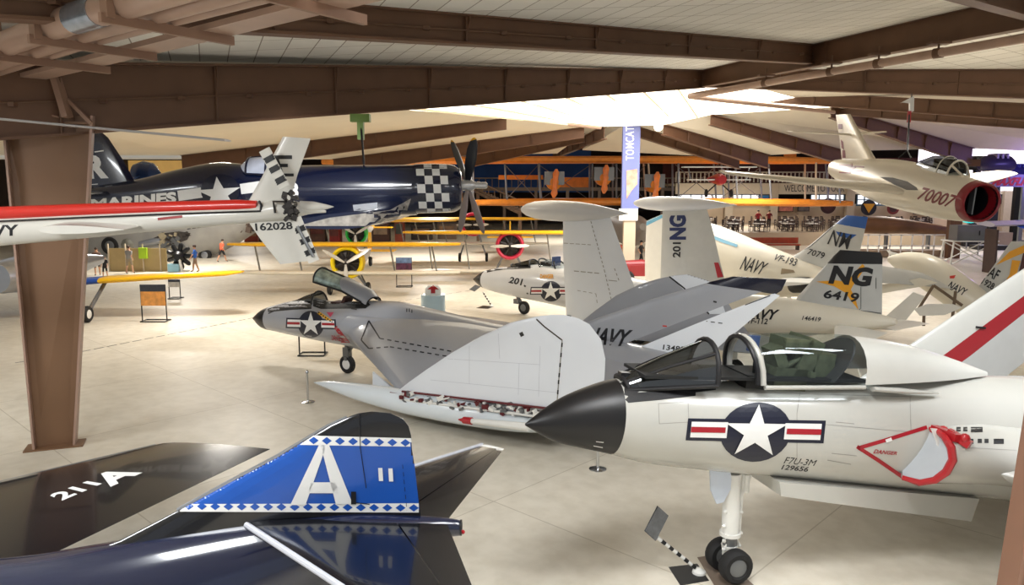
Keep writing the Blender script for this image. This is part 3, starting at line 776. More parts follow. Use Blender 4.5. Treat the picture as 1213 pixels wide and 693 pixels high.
C.paint('intake_warning', [(line_px([(1016, 531), (1050, 521), (1098, 506)], 4.5) + line_px([(1015, 529), (1040, 545), (1072, 567), (1090, 574)], 4.5), red),
    (mapped(text_shape('DANGER', .02, .2), ((1034, 537), (1062, 539), (1063, 535), (1036, 532))), red), (line_px([(1049, 522.5), (1056, 520)], 4), M_mwhite)], [c_fus, nac], 5)
sl = [(1133, 506, 5), (1141, 506, 5), (1150, 506, 14), (1143, 520, 10), (1158, 520, 5), (1166, 520, 5), (1177, 520, 12)]
C.paint('gun_slots', [(sum([rect(x, y, x + w_, y + 5 + (w_ > 8)) for x, y, w_ in sl], []), M_mblack)], [nac, c_fus], 5)
C.paint('panel_lines', [(line_px([(948, 462), (944, 490), (944, 560)], .8) + line_px([(1078, 470), (1079, 510)], .8) + line_px([(780, 478), (815, 476), (816, 500), (781, 502), (780, 478)], .7) + line_px([(945, 500), (1080, 512)], .6) + line_px([(895, 465), (1080, 470)], .8) + line_px([(980, 545), (1008, 550)], 1.0) + line_px([(985, 537), (1015, 540)], .7) + line_px([(990, 500), (1012, 502)], .8) + line_px([(1140, 530), (1213, 534)], .7), Mline)], [c_fus, nac], 6, off=.002)
C.paint('nose_marks', [(line_px([(706, 523), (715, 524)], .9) + line_px([(703, 528), (714, 530)], .9), M_mwhite)], [c_rad], 6)
# ================================================================== grey delta jet with folded wings, centre
M_gull = mat('light_gull_grey', (158, 160, 166), 0.35, coat=0.35, var=0.05, scale=1.0)
M_under = mat('under_white', (230, 234, 240), 0.3, coat=0.3, var=0.03, scale=1.0)
red = MATS['marking_red']
S = Craft('jet_fighter', 'grey delta-wing jet fighter with raised canopy, its broad wing folded up, white underside showing', 'jet', gp(412, 442), (-.856, .516))
S_top = [(300, 376), (303, 371.5), (309, 367.5), (320, 363), (345, 356.5), (368, 353), (400, 358), (432, 356), (470, 357), (500, 364), (560, 378), (620, 390), (700, 398), (780, 414), (850, 430)]
S_bot = [(300, 378), (304, 383.5), (311, 388), (322, 391), (350, 397), (385, 404), (420, 410), (470, 428), (540, 448), (620, 463), (700, 472), (780, 478), (850, 480)]
nx = S.Y(300, 377).x
def sw(x, h):
    d = nx - x
    return min(h * .95, .62) if d < 3.2 else .62 + min((d - 3.2) * .06, .2)
st = S.stations(S_top, S_bot, sw, k=30); rings = fus_rings(st, 32, 3); rx = S.Y(322, 378).x
ir = min(range(len(rings)), key=lambda i: abs(rings[i][0].x - rx))
s_fus = S.part(MB().loft(rings[ir:]), 'fuselage', M_gull, sharp=50); s_rad = S.part(MB().loft(rings[:ir + 1]), 'radome', M_radome, sharp=50)
# blended inner wings
HY = 3.0
le0 = S.Y(408, 392, .75); le1 = S.Y(474, 466, HY); zr = S.Y(470, 400, .75).z
xT0 = S.Y(770, 440, .5).x; xT1 = S.Y(652, 488, HY).x
wings = []
for sg in (1, -1):
    f = lambda p, y: V((p.x, sg * y, p.z))
    lm = f(le0.lerp(le1, .45), .75 + (HY - .75) * .45)
    les = [V((le0.x + .5, sg * .3, le0.z + .02)), f(le0, .75), lm, f(le1, HY)]
    zt = le1.z
    tes = [V((xT0 - .3, sg * .3, le0.z)), V((xT0, sg * .75, le0.z)), V((xT0 + (xT1 - xT0) * .5, sg * (.75 + (HY - .75) * .45), lm.z)), V((xT1 - 1.0, sg * HY, zt))]
    wings.append(S.foil('inner_wing', M_gull, les, tes, [.11, .11, .085, .06], (0, 0, 1), n=14))
# intakes at the wing roots
for sg in (1, -1):
    q = S.Y(404, 386, .72); mb = MB()
    R = []
    for dx, s_ in ((0.0, 1.0), (-.5, 1.08), (-1.5, 1.15), (-3.5, .9)):
        R.append([V((q.x + dx - .25 * math.sin(a), sg * (.62 + .26 * s_ * math.cos(a)), q.z - .02 + .33 * s_ * math.sin(a))) for a in [2 * math.pi * i / 18 for i in range(18)]])
    mb.loft(R); ductS = S.part(mb, 'intake_duct', M_gull)
    if sg > 0: duct_near = ductS
# windscreen and opened clamshell canopy
a0 = S.Y(346, 357); a1 = S.Y(378, 345); 
def s_arch(px, pyb, w, px2, pyt, n=11):
    b = S.Y(px, pyb, w); t = S.Y(px2, pyt); return [V((b.x + (t.x - b.x) * math.sin(math.pi * i / (n - 1)), w * math.cos(math.pi * i / (n - 1)), b.z + (t.z - b.z) * math.sin(math.pi * i / (n - 1)) ** .8)) for i in range(n)]
bow = s_arch(369, 366, .34, 377, 345); fr = s_arch(347, 360, .16, 348, 357)
S.part(MB().loft([fr, [p.lerp(q, .5) + V((0, 0, .02)) for p, q in zip(fr, bow)], bow], closed=False), 'windscreen', M_dglass, recalc=False)
mb = MB(); mb.tube(bow, .03, 6); mb.tube(fr, .025, 6)
for i in (0, 3, 7, 10): mb.tube([fr[i], bow[i]], .022, 6)
S.part(mb, 'windscreen_frame', M_glare)
mb = MB(); c1 = S.Y(372, 366, .3); c2 = S.Y(432, 365, .3); mb.box(((c1.x + c2.x) / 2, 0, c1.z + .03), (c1.x - c2.x, .62, .1)); S.part(mb, 'cockpit_tub', M_seat)
mb = MB(); sx = S.Y(402, 360).x; mb.box((sx, 0, c1.z + .1), (.35, .36, .3)); mb.bar((sx - .2, 0, c1.z + .1), (sx - .38, 0, c1.z + .42), .34, .1, up=(1, 0, 0)); S.part(mb, 'ejection_seat', mat('seat_brown', (70, 40, 36), .7))
# canopy: glass front and grey rear shell, hinged at the rear
h = S.Y(440, 350); 
k0 = s_arch(371, 334, .34, 382, 317); k1 = s_arch(405, 345, .36, 408, 328); k2 = s_arch(428, 358, .33, 438, 343); k3 = s_arch(434, 362, .3, 444, 352)
S.part(MB().loft([k0, [p.lerp(q, .5) for p, q in zip(k0, k1)], k1], closed=False), 'canopy_glass', mat('canopy_glass_green', (172, 190, 182), .06, metal=.3, var=.5, scale=5), recalc=False)
S.part(MB().loft([k1, k2, k3], closed=False), 'canopy', M_gull, recalc=False)
mb = MB(); mb.tube(k0, .03, 6); mb.tube([k0[0], k1[0], k2[0]], .03, 6); mb.tube([k0[-1], k1[-1], k2[-1]], .03, 6); mb.tube(k3, .02, 6); mb.tube([k0[5], k1[5]], .03, 6); S.part(mb, 'canopy_frame', M_glare)
# outer panels, folded upright
def hp(L, y): return [S.Y(a, b, y) for a, b in L]
le = hp([(470, 464), (484, 453), (505, 438), (535, 418), (570, 398), (605, 382), (635, 375), (652, 373)], HY)
hg = hp([(661, 489), (661, 470), (663, 450), (664, 430), (665, 405), (650, 390), (640, 380), (660, 373.5)], HY)
te = hp([(700, 489), (712, 470), (716, 448), (717, 425), (712, 402), (698, 384), (685, 377), (668, 373)], HY)
p_near = S.foil('folded_wing', M_under, le, te, .035, (0, 1, 0), n=12)
zb = le[0].z
FY = -3.0
le_f = hp([(672, 392), (690, 380), (705, 368), (730, 350), (757, 337), (780, 330), (800, 326)], FY)
te_f = hp([(905, 420), (880, 385), (868, 368), (858, 352), (848, 338), (838, 332), (815, 325)], FY)
p_far = S.foil('folded_wing', M_gull, le_f, te_f, .035, (0, 1, 0), n=12)
S.paint('elevon', [([[(793, 327), (815, 325), (836, 330), (848, 340), (853, 352), (860, 372), (840, 372)]], M_under), (line_px([(792, 327), (810, 341), (840, 372)], 1.8), M_glare, 'elevon_seam')], [p_far], 1.2)
S.paint('panel_gap', [(line_px([(631, 374), (645, 387), (666, 403)], 1.6), mat('gap_brown', (60, 50, 44), .7)), (line_px([(666, 403), (662, 450), (660, 476)], 1.4), MATS['panel_line'], 'elevon_seam'), (dash_px([(666, 406), (662, 450), (660, 476)], 1.8, 5, 7), M_mblack), (line_px([(620, 395), (616, 397)], 5), M_glare, 'drain_plug')], [p_near], 6)
S.paint('panel_lines', [(line_px([(530, 425), (640, 432)], .5) + line_px([(556, 410), (556, 455)], .5) + line_px([(640, 410), (638, 470)], .5) + line_px([(510, 450), (660, 465)], .5) + line_px([(590, 390), (592, 425)], .5) + line_px([(615, 430), (614, 468)], .5), mat('faint_line', (200, 204, 212), .5))], [p_near], 8, off=.002)
# fold hinge mechanism
mb = MB(); rnd = random.Random(3); a, b = S.Y(478, 469, HY + .05), S.Y(652, 490, HY + .05)
for i in range(90):
    t = i / 89; p = a.lerp(b, t) + V((0, rnd.uniform(-.02, .14), rnd.uniform(-.1, .12)))
    mb.box(p, (rnd.uniform(.03, .16), rnd.uniform(.04, .12), rnd.uniform(.03, .10)), Matrix.Rotation(rnd.uniform(-.6, .6), 3, 'Y'), rnd.choice((0, 0, 1, 1, 2)))
mb.tube([a + V((0, .05, .12)), b + V((0, .05, .12))], .025, 6, mi=2); mb.tube([a + V((0, .1, -.06)), b + V((0, .1, -.06))], .03, 6, mi=0)
mb.tube([a.lerp(b, -.1) + V((0, 0, .02)), a.lerp(b, .02)], .05, 6, mi=2)
S.part(mb, 'fold_hinge', [M_white, M_steel, mat('dark_red', (96, 22, 28), .5)])
# fin
fl = lambda L: [S.Y(a, b) for a, b in L]
LE = fl([(632, 410), (660, 396), (705, 378), (770, 355), (836, 335.5)]); TE = fl([(770, 474), (790, 462), (815, 443), (858, 405), (924, 350)])
HG = fl([(690, 448), (712, 432), (750, 413), (820, 385), (918, 347.5)])
fr_ = [(h_ - l).length / (t_ - l).length for l, h_, t_ in zip(LE, HG, TE)]
S_fin = S.foil('fin', M_gull, LE, HG, .09, (0, 1, 0), 0, .82)
S_rud = S.foil('rudder', M_under, [l.lerp(h_, .98) for l, h_ in zip(LE, HG)], TE, .06, (0, 1, 0), .04, 1)
cl_ = fl([(835, 336.5), (842, 333.5), (868, 327.5)]); ct_ = fl([(919, 348.5), (926, 344), (932, 331)])
S_cap = S.foil('fin_cap', mat('fin_cap_navy', (14, 18, 40), .25, coat=.4), cl_, ct_, .08, (0, 1, 0))
S.paint('rudder_gap', [(line_px([(735, 420), (750, 413), (820, 385), (918, 348)], 1.1), M_mblack), (line_px([(760, 400), (766, 406)], 1.2) + line_px([(827, 378), (833, 383)], 1.2) + line_px([(868, 358), (872, 362)], 1.2) + dash_px([(833, 380), (856, 383)], 1, 5, 4), M_mblack)], [S_fin, S_rud], 6)
S.paint('navy_lettering', [(mapped(text_shape('NAVY', .035, .25), ((691, 407), (744, 411), (750, 391), (695, 387))), M_mblack), (line_px([(785, 386), (790, 386.5)], 1.6), mat('small_red', (200, 50, 40), .5), 'rescue_arrow'), (mapped(text_shape('134806', .02), ((785, 414), (816, 418), (817, 411), (786, 408))), M_mblack, 'serial_number'), (line_px([(845, 357), (849, 358)], 2), M_glare, 'fin_plug')], [S_fin, S_rud, s_fus], 6)
# nose gear
g = thing('x', None, None); bpy.data.objects.remove(g)
lt = S.Y(411, 406); mb = MB(); mb.tube([lt, (0, 0, .28)], .07, 10); mb.box(lt.lerp(V((0, 0, .28)), .45), (.22, .16, .3)); mb.tube([lt + V((-.3, 0, 0)), lt.lerp(V((0, 0, .3)), .6)], .035, 8); mb.box((0, 0, .45), (.1, .2, .1))
ng = S.part(mb, 'nose_leg', M_steel)
mb = MB(); wheel(mb, (0, 0, .275), (0, 1, 0), .275, .17, 0, 1, 22); S.part(mb, 'wheel', [M_rubber, M_white], parent=ng)
for sg in (1, -1):
    mb = MB(); mb.tube([(-5.2, sg * 1.7, le1.z), (-5.2, sg * 1.7, .35)], .07, 8); wheel(mb, (-5.2, sg * 1.7, .33), (0, 1, 0), .33, .2, 1, 0); S.part(mb, 'main_leg', [M_white, M_rubber])
# drop tank under the near wing, with its fin, and the capped probe
def tank(sg):
    ax = [S.Y(365, 451.5, HY + .1), S.Y(385, 455, HY + .1), S.Y(420, 463, HY + .1), S.Y(480, 475, HY + .1), S.Y(560, 489, HY + .1), S.Y(625, 500, HY + .1), S.Y(690, 507, HY + .1)]
    rr = [.01, .11, .21, .29, .29, .2, .02]; k = catmull([(p.x, (HY - .1) * sg, p.z - .08, r) for p, r in zip(ax, rr)], 4)
    mb = MB(); mb.loft([[V((x, y + r * math.cos(a), z + r * math.sin(a))) for a in [2 * math.pi * i / 24 for i in range(24)]] for x, y, z, r in k]); o = S.part(mb, 'drop_tank', mat('tank_white', (226, 234, 240), .25, coat=.5, var=.02))
    return ax
tank(1); ax = tank(-1)
mb = MB(); mb.prism([S.Y(443, 440, 2.5), S.Y(466, 459, 2.5), S.Y(443, 455, 2.5)], (0, .05, 0)); S.part(mb, 'tank_pylon', M_under)
a, b = S.Y(543, 497, HY + .4), S.Y(626, 506, HY + .4); d = (b - a)
mb = MB(); mb.tube([a + d * .2, a + d * .6, b], [.055, .075, .09], 10); mb.tube([a, a + d * .07, a + d * .08, a + d * .2, a + d * .205], [.012, .05, .075, .08, .02], 10, mi=1); mb.bar(b, b + V((0, -.5, .12)), .1, .1); S.part(mb, 'probe', [M_white, M_red])
# markings
S.paint('star_insignia', insignia_layers(((354, 398.5), (383, 399), (382, 370), (355, 369)), M_navy, M_mwhite, red), [s_fus], 4)
S.paint('intake_warning', [([[(394, 386), (399, 386), (415, 406), (403, 406), (406, 403)]], red), (mapped(text_shape('DANGER', .03), ((393, 403), (408, 405), (402, 397), (393, 397))), red), (line_px([(377, 370), (394, 382)], 3.2), M_yellow), (dash_px([(377, 370), (394, 382)], 1.6, 2, 1.3), M_mblack), ([[(387, 370), (396, 370), (391.5, 376)]], mat('pink_red', (200, 70, 100), .5)), (line_px([(482, 366), (482, 370)], 1) + line_px([(485, 366), (485, 370)], 1) + line_px([(488, 367), (488, 371)], 1) + line_px([(416, 366), (423, 367)], 1.3), M_mblack)], [s_fus, wings[0], duct_near], 3)
S.paint('walkway_marking', [(line_px([(437, 380), (450, 401)], 1.6) + line_px([(437, 380), (428, 403), (437, 413)], 1.6) + dash_px([(450, 401), (560, 421)], 1.4, 5, 4) + dash_px([(437, 413), (462, 411), (540, 424)], 1.4, 5, 4), M_mblack)], [wings[0], s_fus, duct_near], 3, off=.008)
S.paint('cockpit_opening', [([[(371, 363), (371, 355), (385, 356), (432, 355), (439, 361), (433, 365.5), (380, 366)]], M_seat)], [s_fus], 3)
S.paint('antiglare_panel', [([[(317, 366), (345, 357), (369, 353), (369, 366), (347, 367), (325, 369), (318, 372)]], M_glare)], [s_fus], 4)
# ================================================================== dark blue jet with the letter A on its tail, bottom left
M_sea = mat('glossy_sea_blue', (15, 24, 52), 0.16, coat=0.8, var=0.1, scale=1.0)
M_blk = mat('glossy_blue_black', (13, 15, 22), 0.22, coat=0.6, var=0.1, scale=1.5)
M_flag = mat('flag_blue', (22, 84, 178), 0.3, coat=0.4, var=0.04)
M_alu = mat('bare_aluminium', (178, 182, 190), 0.28, metal=0.85, var=0.05)
KY = 7.8
K = Craft('jet_fighter', 'glossy dark blue jet, tail blue with a big white letter A and diamond bands', 'jet', V((dp(545, 625, KY).x, KY, 0)), (-1, 0))
k_st = []
for px, pt, pb, w in ((545, 617, 634, .075), (536, 615, 635, .085), (500, 612, 640, .13), (430, 607, 668, .24), (360, 611, 720, .36), (300, 617, 770, .46), (215, 630, 810, .55), (100, 650, 850, .64), (0, 665, 870, .68), (-150, 672, 900, .7), (-400, 660, 900, .7), (-640, 700, 860, .5), (-800, 750, 790, .08)):
    p, q = K.Y(px, pt), K.Y(px, pb); k_st.append((p.x, p.z, q.z, w, 2.0))
k_fus = K.body('fuselage', M_sea, k_st, n=36, sub=3)
mb = MB(); p = K.Y(545, 625); mb.lathe([(0, .085), (-.02, .085), (-.02, .06), (.15, .05)], p, (1, 0, 0), 16); mb.ball(p + V((-.03, 0, -.05)), .025, 8, 1); K.part(mb, 'tail_pipe', [M_black, M_red])
# fin: dorsal fillet, fin and rudder
kl = lambda L: [K.Y(a, b) for a, b in L]
le = kl([(60, 668), (140, 641), (212, 604), (270, 572), (330, 540), (360, 522), (390, 504), (412, 494), (425, 489.5), (440, 487.6)])
te = kl([(500, 625), (499, 616), (497.5, 604), (494, 575), (491, 550), (488, 532), (487, 516), (484, 505), (477, 496), (462, 489.5)])
k_fin = K.foil('fin', M_blk, le, te, [.05, .05, .055, .065, .07, .08, .08, .08, .07, .05], (0, 1, 0), n=13)
mb = MB(); mb.tube([p + V((.012, 0, 0)) for p in le[2:8]], [.022, .022, .02, .018, .016, .014], 8); K.part(mb, 'leading_edge', M_alu)
# tailplanes, wings
zt = 1.9
tp_r_le, tp_t_le, tp_r_te, tp_t_te = K.G(288, 628, zt), K.G(572, 527, zt), K.G(526, 643, zt), K.G(597, 531.5, zt)
tails = []
for sg in (-1, 1):
    a, b = V((tp_r_le.x, sg * .08, zt)), V((tp_t_le.x, sg * abs(tp_t_le.y), zt)); c, d = V((tp_r_te.x, sg * .08, zt)), V((tp_t_te.x, sg * abs(tp_t_te.y), zt))
    tails.append(K.foil('tailplane', M_blk, [a, a.lerp(b, .5), a.lerp(b, .97)], [c, c.lerp(d, .5), c.lerp(d, .97)], .06, (0, 0, 1), 0, .74))
    K.foil('elevator', M_blk, [a, a.lerp(b, .5), a.lerp(b, .95)], [c, c.lerp(d, .5), c.lerp(d, .95)], .06, (0, 0, 1), .75, 1)
    K.foil('tailplane_tip', M_mwhite, [a.lerp(b, .97), b], [c.lerp(d, .97), d], .06, (0, 0, 1), 0, 1)
    mb = MB(); mb.tube([a + V((.01, 0, .0)), b + V((.01, 0, 0))], .032, 8); K.part(mb, 'leading_edge', mat('edge_pale', (196, 198, 206), .35))
zw = 1.15
wl0, wl1, wt1, wt0 = K.G(-5, 573, zw), K.G(184, 528, zw), K.G(320, 532, zw), K.G(75, 650, zw)
wings_k = []
for sg in (-1, 1):
    f = lambda p: V((p.x, sg * abs(p.y), zw))
    L = [f(wl1).lerp(f(wl0), t) for t in (0, .5, 1, 1.9)]; Tt = [f(wt1).lerp(f(wt0), t) for t in (0, .5, 1, 1.13)]
    r = V((L[2].x + (L[2].x - L[0].x) * .9, sg * .4, zw))
    L[3] = r; Tt[3] = V((Tt[2].x + .25, sg * .4, zw))
    wings_k.append(K.foil('wing', M_blk, L[::-1], Tt[::-1], .07, (0, 0, 1), n=12))
    mb = MB(); mb.tube([L[0], L[1], L[2], L[3]], .03, 8); K.part(mb, 'leading_edge', M_alu)
for sg in (-1, 1):
    mb = MB(); mb.tube([(5.2, sg * 1.2, zw), (5.2, sg * 1.2, .35)], .08, 10); wheel(mb, (5.2, sg * 1.2, .33), (0, 1, 0), .33, .18, 1, 0); K.part(mb, 'main_leg', [M_white, M_rubber])
mb = MB(); mb.tube([(9.6, 0, 1.3), (9.6, 0, .3)], .06, 10); wheel(mb, (9.6, 0, .26), (0, 1, 0), .26, .14, 1, 0); K.part(mb, 'nose_leg', [M_white, M_rubber])
mb = MB(); mb.lathe([(.9, .05), (.6, .28), (0, .36), (-.7, .3), (-1.4, .05)], (8.6, 0, 2.15), (1, 0, 0), 20); K.part(mb, 'canopy', M_dglass)
# painted tail
blue = [[(212, 604), (270, 572), (330, 540), (352, 527), (488, 527), (497, 607), (216, 607)]]
def diamonds(x0, x1, yt0, yt1, h, k):
    out = []
    for i in range(k):
        cx_ = x0 + (x1 - x0) * (i + .5) / k; cy_ = yt0 + (yt1 - yt0) * (i + .5) / k + h / 2; w_ = (x1 - x0) / k
        out.append([(cx_ - w_ * .38, cy_), (cx_, cy_ - h * .40), (cx_ + w_ * .38, cy_), (cx_, cy_ + h * .40)])
    return out
wht = M_mwhite
layers = [([[(219, 601), (272, 571), (330, 539), (357, 524), (488, 524), (497, 604), (300, 604)]], M_flag),
          ([[(372, 516), (487, 519), (488, 529), (355, 527)], [(222, 597), (497, 596), (498, 607), (213, 606)]], wht),
          (diamonds(364, 488, 516, 519, 11, 8) + diamonds(216, 498, 594, 596, 11, 18), M_flag),
          ([[(378, 527), (387, 527), (362, 598), (344, 598)], [(380, 527), (390, 527), (418, 597), (398, 597)], [(369, 571), (398, 571), (401, 584), (365, 584)]], wht),
          ([[(448, 554), (453, 554), (454, 569.5), (449, 569.5)], [(460, 554.5), (465, 554.5), (466, 570), (461, 570)]], wht),
          (line_px([(426, 489), (427, 530), (434, 578)], 1.0) + line_px([(420, 595), (438, 597)], 1.2) + [[(416, 582), (422, 582), (422, 597), (416, 597)]] + dash_px([(477, 550), (482, 604)], .7, 5, 4), M_mblack)]
K.paint('tail_markings', layers, [k_fin], 2, off=.003)
K.paint('wing_code', [(mapped(text_shape('211', .035), ((74, 593), (121, 573), (103, 570), (57, 587))), wht), (mapped(text_shape('A', .045), ((133, 578), (168, 561), (124, 556), (108, 566)) if False else ((131, 577), (169, 560), (142, 553), (104, 567))), wht)], [wings_k[0]], 5, off=.003)

# ================================================================== training helicopter tail boom
M_heli = mat('heli_white', (212, 209, 200), 0.35, coat=0.4, var=0.05, scale=1.5)
M_hred = mat('heli_red', (206, 40, 28), 0.35, coat=0.4, var=0.04)
HZ = 11.5; hp0 = dp(345, 245, HZ)
H = Craft('helicopter', 'white hanging training helicopter with red tail boom stripe and striped tail rotor', 'helicopter', hp0, (-1, 0))
h_st = []
for px, pt, pb in ((386, 249, 252), (365, 243, 254), (345, 237, 260), (325, 236, 262), (300, 243, 264), (240, 245, 269), (160, 249, 276), (80, 253, 284), (0, 257, 291), (-160, 262, 306), (-260, 255, 330)):
    p, q = H.Y(px, pt), H.Y(px, pb); h_st.append((p.x, p.z, q.z, (p.z - q.z) / 2 * .95, 2.0))
h_boom = H.body('tail_boom', M_heli, h_st, n=28, sub=3)
mb = MB(); pts = [H.Y(a, b, .03) for a, b in ((305, 243.5), (280, 243.5), (200, 246), (100, 249), (0, 253), (-160, 259))]
mb.tube(pts, [.075, .09, .095, .1, .105, .11], 14); h_cov = H.part(mb, 'drive_shaft_cover', M_hred)
mb = MB()
mb.tube([H.Y(309, 249.5, .12), H.Y(309.5, 243, .12), H.Y(307, 238.5, .08)], .02, 6); mb.tube([H.Y(309, 250, .14), H.Y(200, 253.5, .15), H.Y(100, 257.5, .17), H.Y(0, 262, .18), H.Y(-160, 268, .18)], .014, 6); H.part(mb, 'boom_edge', M_mblack)
up = lambda L, y=0: [H.Y(a, b, y) for a, b in L]
h_f1 = H.foil('upper_fin', M_heli, up([(290, 246), (310, 210), (335, 162)]), up([(342, 243), (353, 205), (368, 164)]), .1, (0, 1, 0))
h_f2 = H.foil('lower_fin', M_heli, up([(288, 254), (309, 284), (332, 313)]), up([(346, 254), (360, 282), (374, 308)]), .1, (0, 1, 0))
mb = MB(); mb.lathe([(0, .09), (.2, .08), (.42, .03), (.5, .005)], H.Y(356, 245), (-1, 0, .0), 16); H.part(mb, 'tail_cone', M_heli)
# tail rotor
hub = H.Y(344, 243, .28); mb = MB(); rnd = random.Random(4)
mb.tube([hub + V((0, -.28, 0)), hub + V((0, .08, 0))], .05, 10)
for i in range(22): mb.box(hub + V((rnd.uniform(-.09, .09), rnd.uniform(-.05, .06), rnd.uniform(-.2, .2))), (rnd.uniform(.03, .09), .06, rnd.uniform(.03, .1)), Matrix.Rotation(rnd.uniform(0, 3), 3, 'Y'))
mb.tube([hub + V((.06, .0, .05)), hub + V((.28, -.1, .05)), hub + V((.26, -.1, -.12))], .018, 6)
H.part(mb, 'rotor_hub', mat('greasy_dark', (52, 48, 46), .4, metal=.5, var=.4, scale=20))
blades = []
for tip, root in (((313, 177), (337, 222)), ((372, 310), (350, 258))):
    a, b = H.Y(*root, .28), H.Y(*tip, .28); d = (b - a).normalized(); s_ = V((d.z, 0, -d.x))
    if s_.x > 0: s_ = -s_
    w = .085
    blades.append(H.foil('tail_rotor_blade', M_heli, [a + s_ * w, b + s_ * w], [a - s_ * w, b - s_ * w], .1, (0, 1, 0)))
def bands(root, tip, ts):
    out = []
    for t0, t1 in ts:
        (x0, y0), (x1, y1) = root, tip; L = math.hypot(x1 - x0, y1 - y0); nx_, ny_ = -(y1 - y0) / L * 9, (x1 - x0) / L * 9
        p = (x0 + (x1 - x0) * t0, y0 + (y1 - y0) * t0); q = (x0 + (x1 - x0) * t1, y0 + (y1 - y0) * t1)
        out.append([(p[0] - nx_, p[1] - ny_), (q[0] - nx_, q[1] - ny_), (q[0] + nx_, q[1] + ny_), (p[0] + nx_, p[1] + ny_)])
    return out
for bl_, (root, tip, ts) in zip(blades, (((337, 222), (313, 177), ((.12, .27), (.42, .56), (.68, .82))), ((350, 258), (372, 310), ((.2, .32), (.46, .58), (.72, .84))))):
    H.paint('blade_bands', [(bands(root, tip, ts), M_mblack)], [bl_], 1.2, off=.006)
mb = MB(); a, b = H.Y(352, 268, .3), H.Y(371, 304, .3); mb.tube([a, b], .025, 6); H.part(mb, 'counterweight', M_steel)
mb = MB(); x0 = h_st[-1][0] + 1.3; mb.tube([(x0, 0, h_st[-1][1] + 1.0), (x0, 0, h_st[-1][1] + 2.6)], .03, 6); H.part(mb, 'hanging_wire', M_black)
# stabiliser, cabin, mast and main rotor (left of the frame)
for sg in (1, -1):
    a, b = H.Y(60, 268, .2), H.Y(165, 268, .2)
    H.foil('stabiliser', M_heli, [V((a.x, sg * .15, a.z)), V((a.x - .15, sg * .75, a.z - .02))], [V((b.x, sg * .15, a.z)), V((b.x - .05, sg * .75, a.z - .02))], .1, (0, 0, 1))
x0 = h_st[-1][0]; zc = h_st[-1][1]
H.body('cabin', M_heli, [(x0 - .6, zc - .1, zc - .6, .25, 2), (x0 + .3, zc + .15, zc - 1.1, .6, 2.2), (x0 + 1.6, zc + .25, zc - 1.5, .75, 2.5), (x0 + 3.0, zc - .1, zc - 1.5, .65, 2.3), (x0 + 3.9, zc - .8, zc - 1.3, .1, 2)], n=24)
mast = V((x0 + 1.3, 0, zc + 1.0)); mb = MB(); mb.tube([mast + V((0, 0, -1.0)), mast + V((0, 0, .1))], .08, 10); H.part(mb, 'rotor_mast', M_steel)
tip = H.Y(270, 166.5, .3); mid_ = H.Y(0, 141, .3); dirb = (tip - mid_).normalized(); root = mid_ - dirb * ((mid_.x - mast.x) / dirb.x if False else -2.6 * 0 + 2.8)
mb = MB(); mb.tube([mast, root], .05, 8); H.part(mb, 'blade_grip', M_steel)
H.foil('main_rotor_blade', mat('blade_grey', (150, 150, 150), .3, coat=.3), [root + V((0, .14, 0)), tip + V((0, .14, 0))], [root + V((0, -.14, 0)), tip + V((0, -.14, 0))], .12, (0, 0, 1))
H.paint('serial_lettering', [(mapped(text_shape('162028', .025), ((303, 273.5), (347, 271.5), (346, 262.5), (302, 264.5))), M_mblack)], [h_f2, h_boom], 5)
H.paint('code_letter', [([[(324, 184), (346, 184), (346, 188.5), (324, 188.5)], [(326, 194), (341, 194), (341, 198), (326, 198)], [(333, 205.5), (348, 205.5), (348, 209), (331, 209)], [(325, 184), (329, 184), (337, 209), (332, 209)]], M_mblack)], [h_f1], 5)
H.paint('navy_lettering', [(mapped(text_shape('NAVY', .03), ((-42, 282), (22, 279), (22, 266), (-42, 268))), M_mblack), (line_px([(187, 259.5), (216, 256.5)], 3), mat('dull_red', (150, 40, 40), .5), 'red_mark')], [h_boom], 6)

# ================================================================== hanging dark blue fighter with chequered cowling
M_cors = mat('corsair_blue', (15, 24, 52), 0.22, coat=0.6, var=0.12, scale=1.0)
OY = 20.0
O = Craft('propeller_fighter', 'dark blue hanging propeller fighter with black and white chequered cowling, behind the helicopter tail', 'aeroplane', dp(400, 225, OY), (1, 0))
o_st = []
for px, pt, pb, w in ((70, 226, 236, .12), (100, 222, 248, .3), (160, 213, 250, .42), (205, 202, 252, .5), (250, 193, 254, .55), (284, 194, 255, .58), (300, 200, 256, .6), (340, 200, 257, .62), (357, 196, 257, .62), (440, 195.5, 256, .64), (490, 195, 255, .66), (492, 194, 253, .68), (520, 194, 252, .69), (538, 196, 251, .65), (547, 204, 245, .5)):
    p, q = O.Y(px, pt), O.Y(px, pb); o_st.append((p.x, p.z, q.z, w, 2.0))
o_fus = O.body('fuselage', M_cors, o_st, n=32, sub=3)
O.foil('fin', M_cors, up_ if False else [O.Y(162, 219), O.Y(146, 190), O.Y(128, 163), O.Y(120, 156)], [O.Y(98, 226), O.Y(94, 200), O.Y(96, 172), O.Y(108, 157)], .09, (0, 1, 0))
o_fin = bpy.data.objects[[o for o in O.root.children if o.name.startswith('fin')][-1].name]
for sg in (1, -1):
    a, b = O.Y(140, 228), O.Y(88, 228); O.foil('tailplane', M_cors, [V((a.x, sg * .2, a.z)), V((a.x - .6, sg * 1.9, a.z))], [V((b.x, sg * .2, a.z)), V((b.x, sg * 1.9, a.z))], .09, (0, 0, 1))
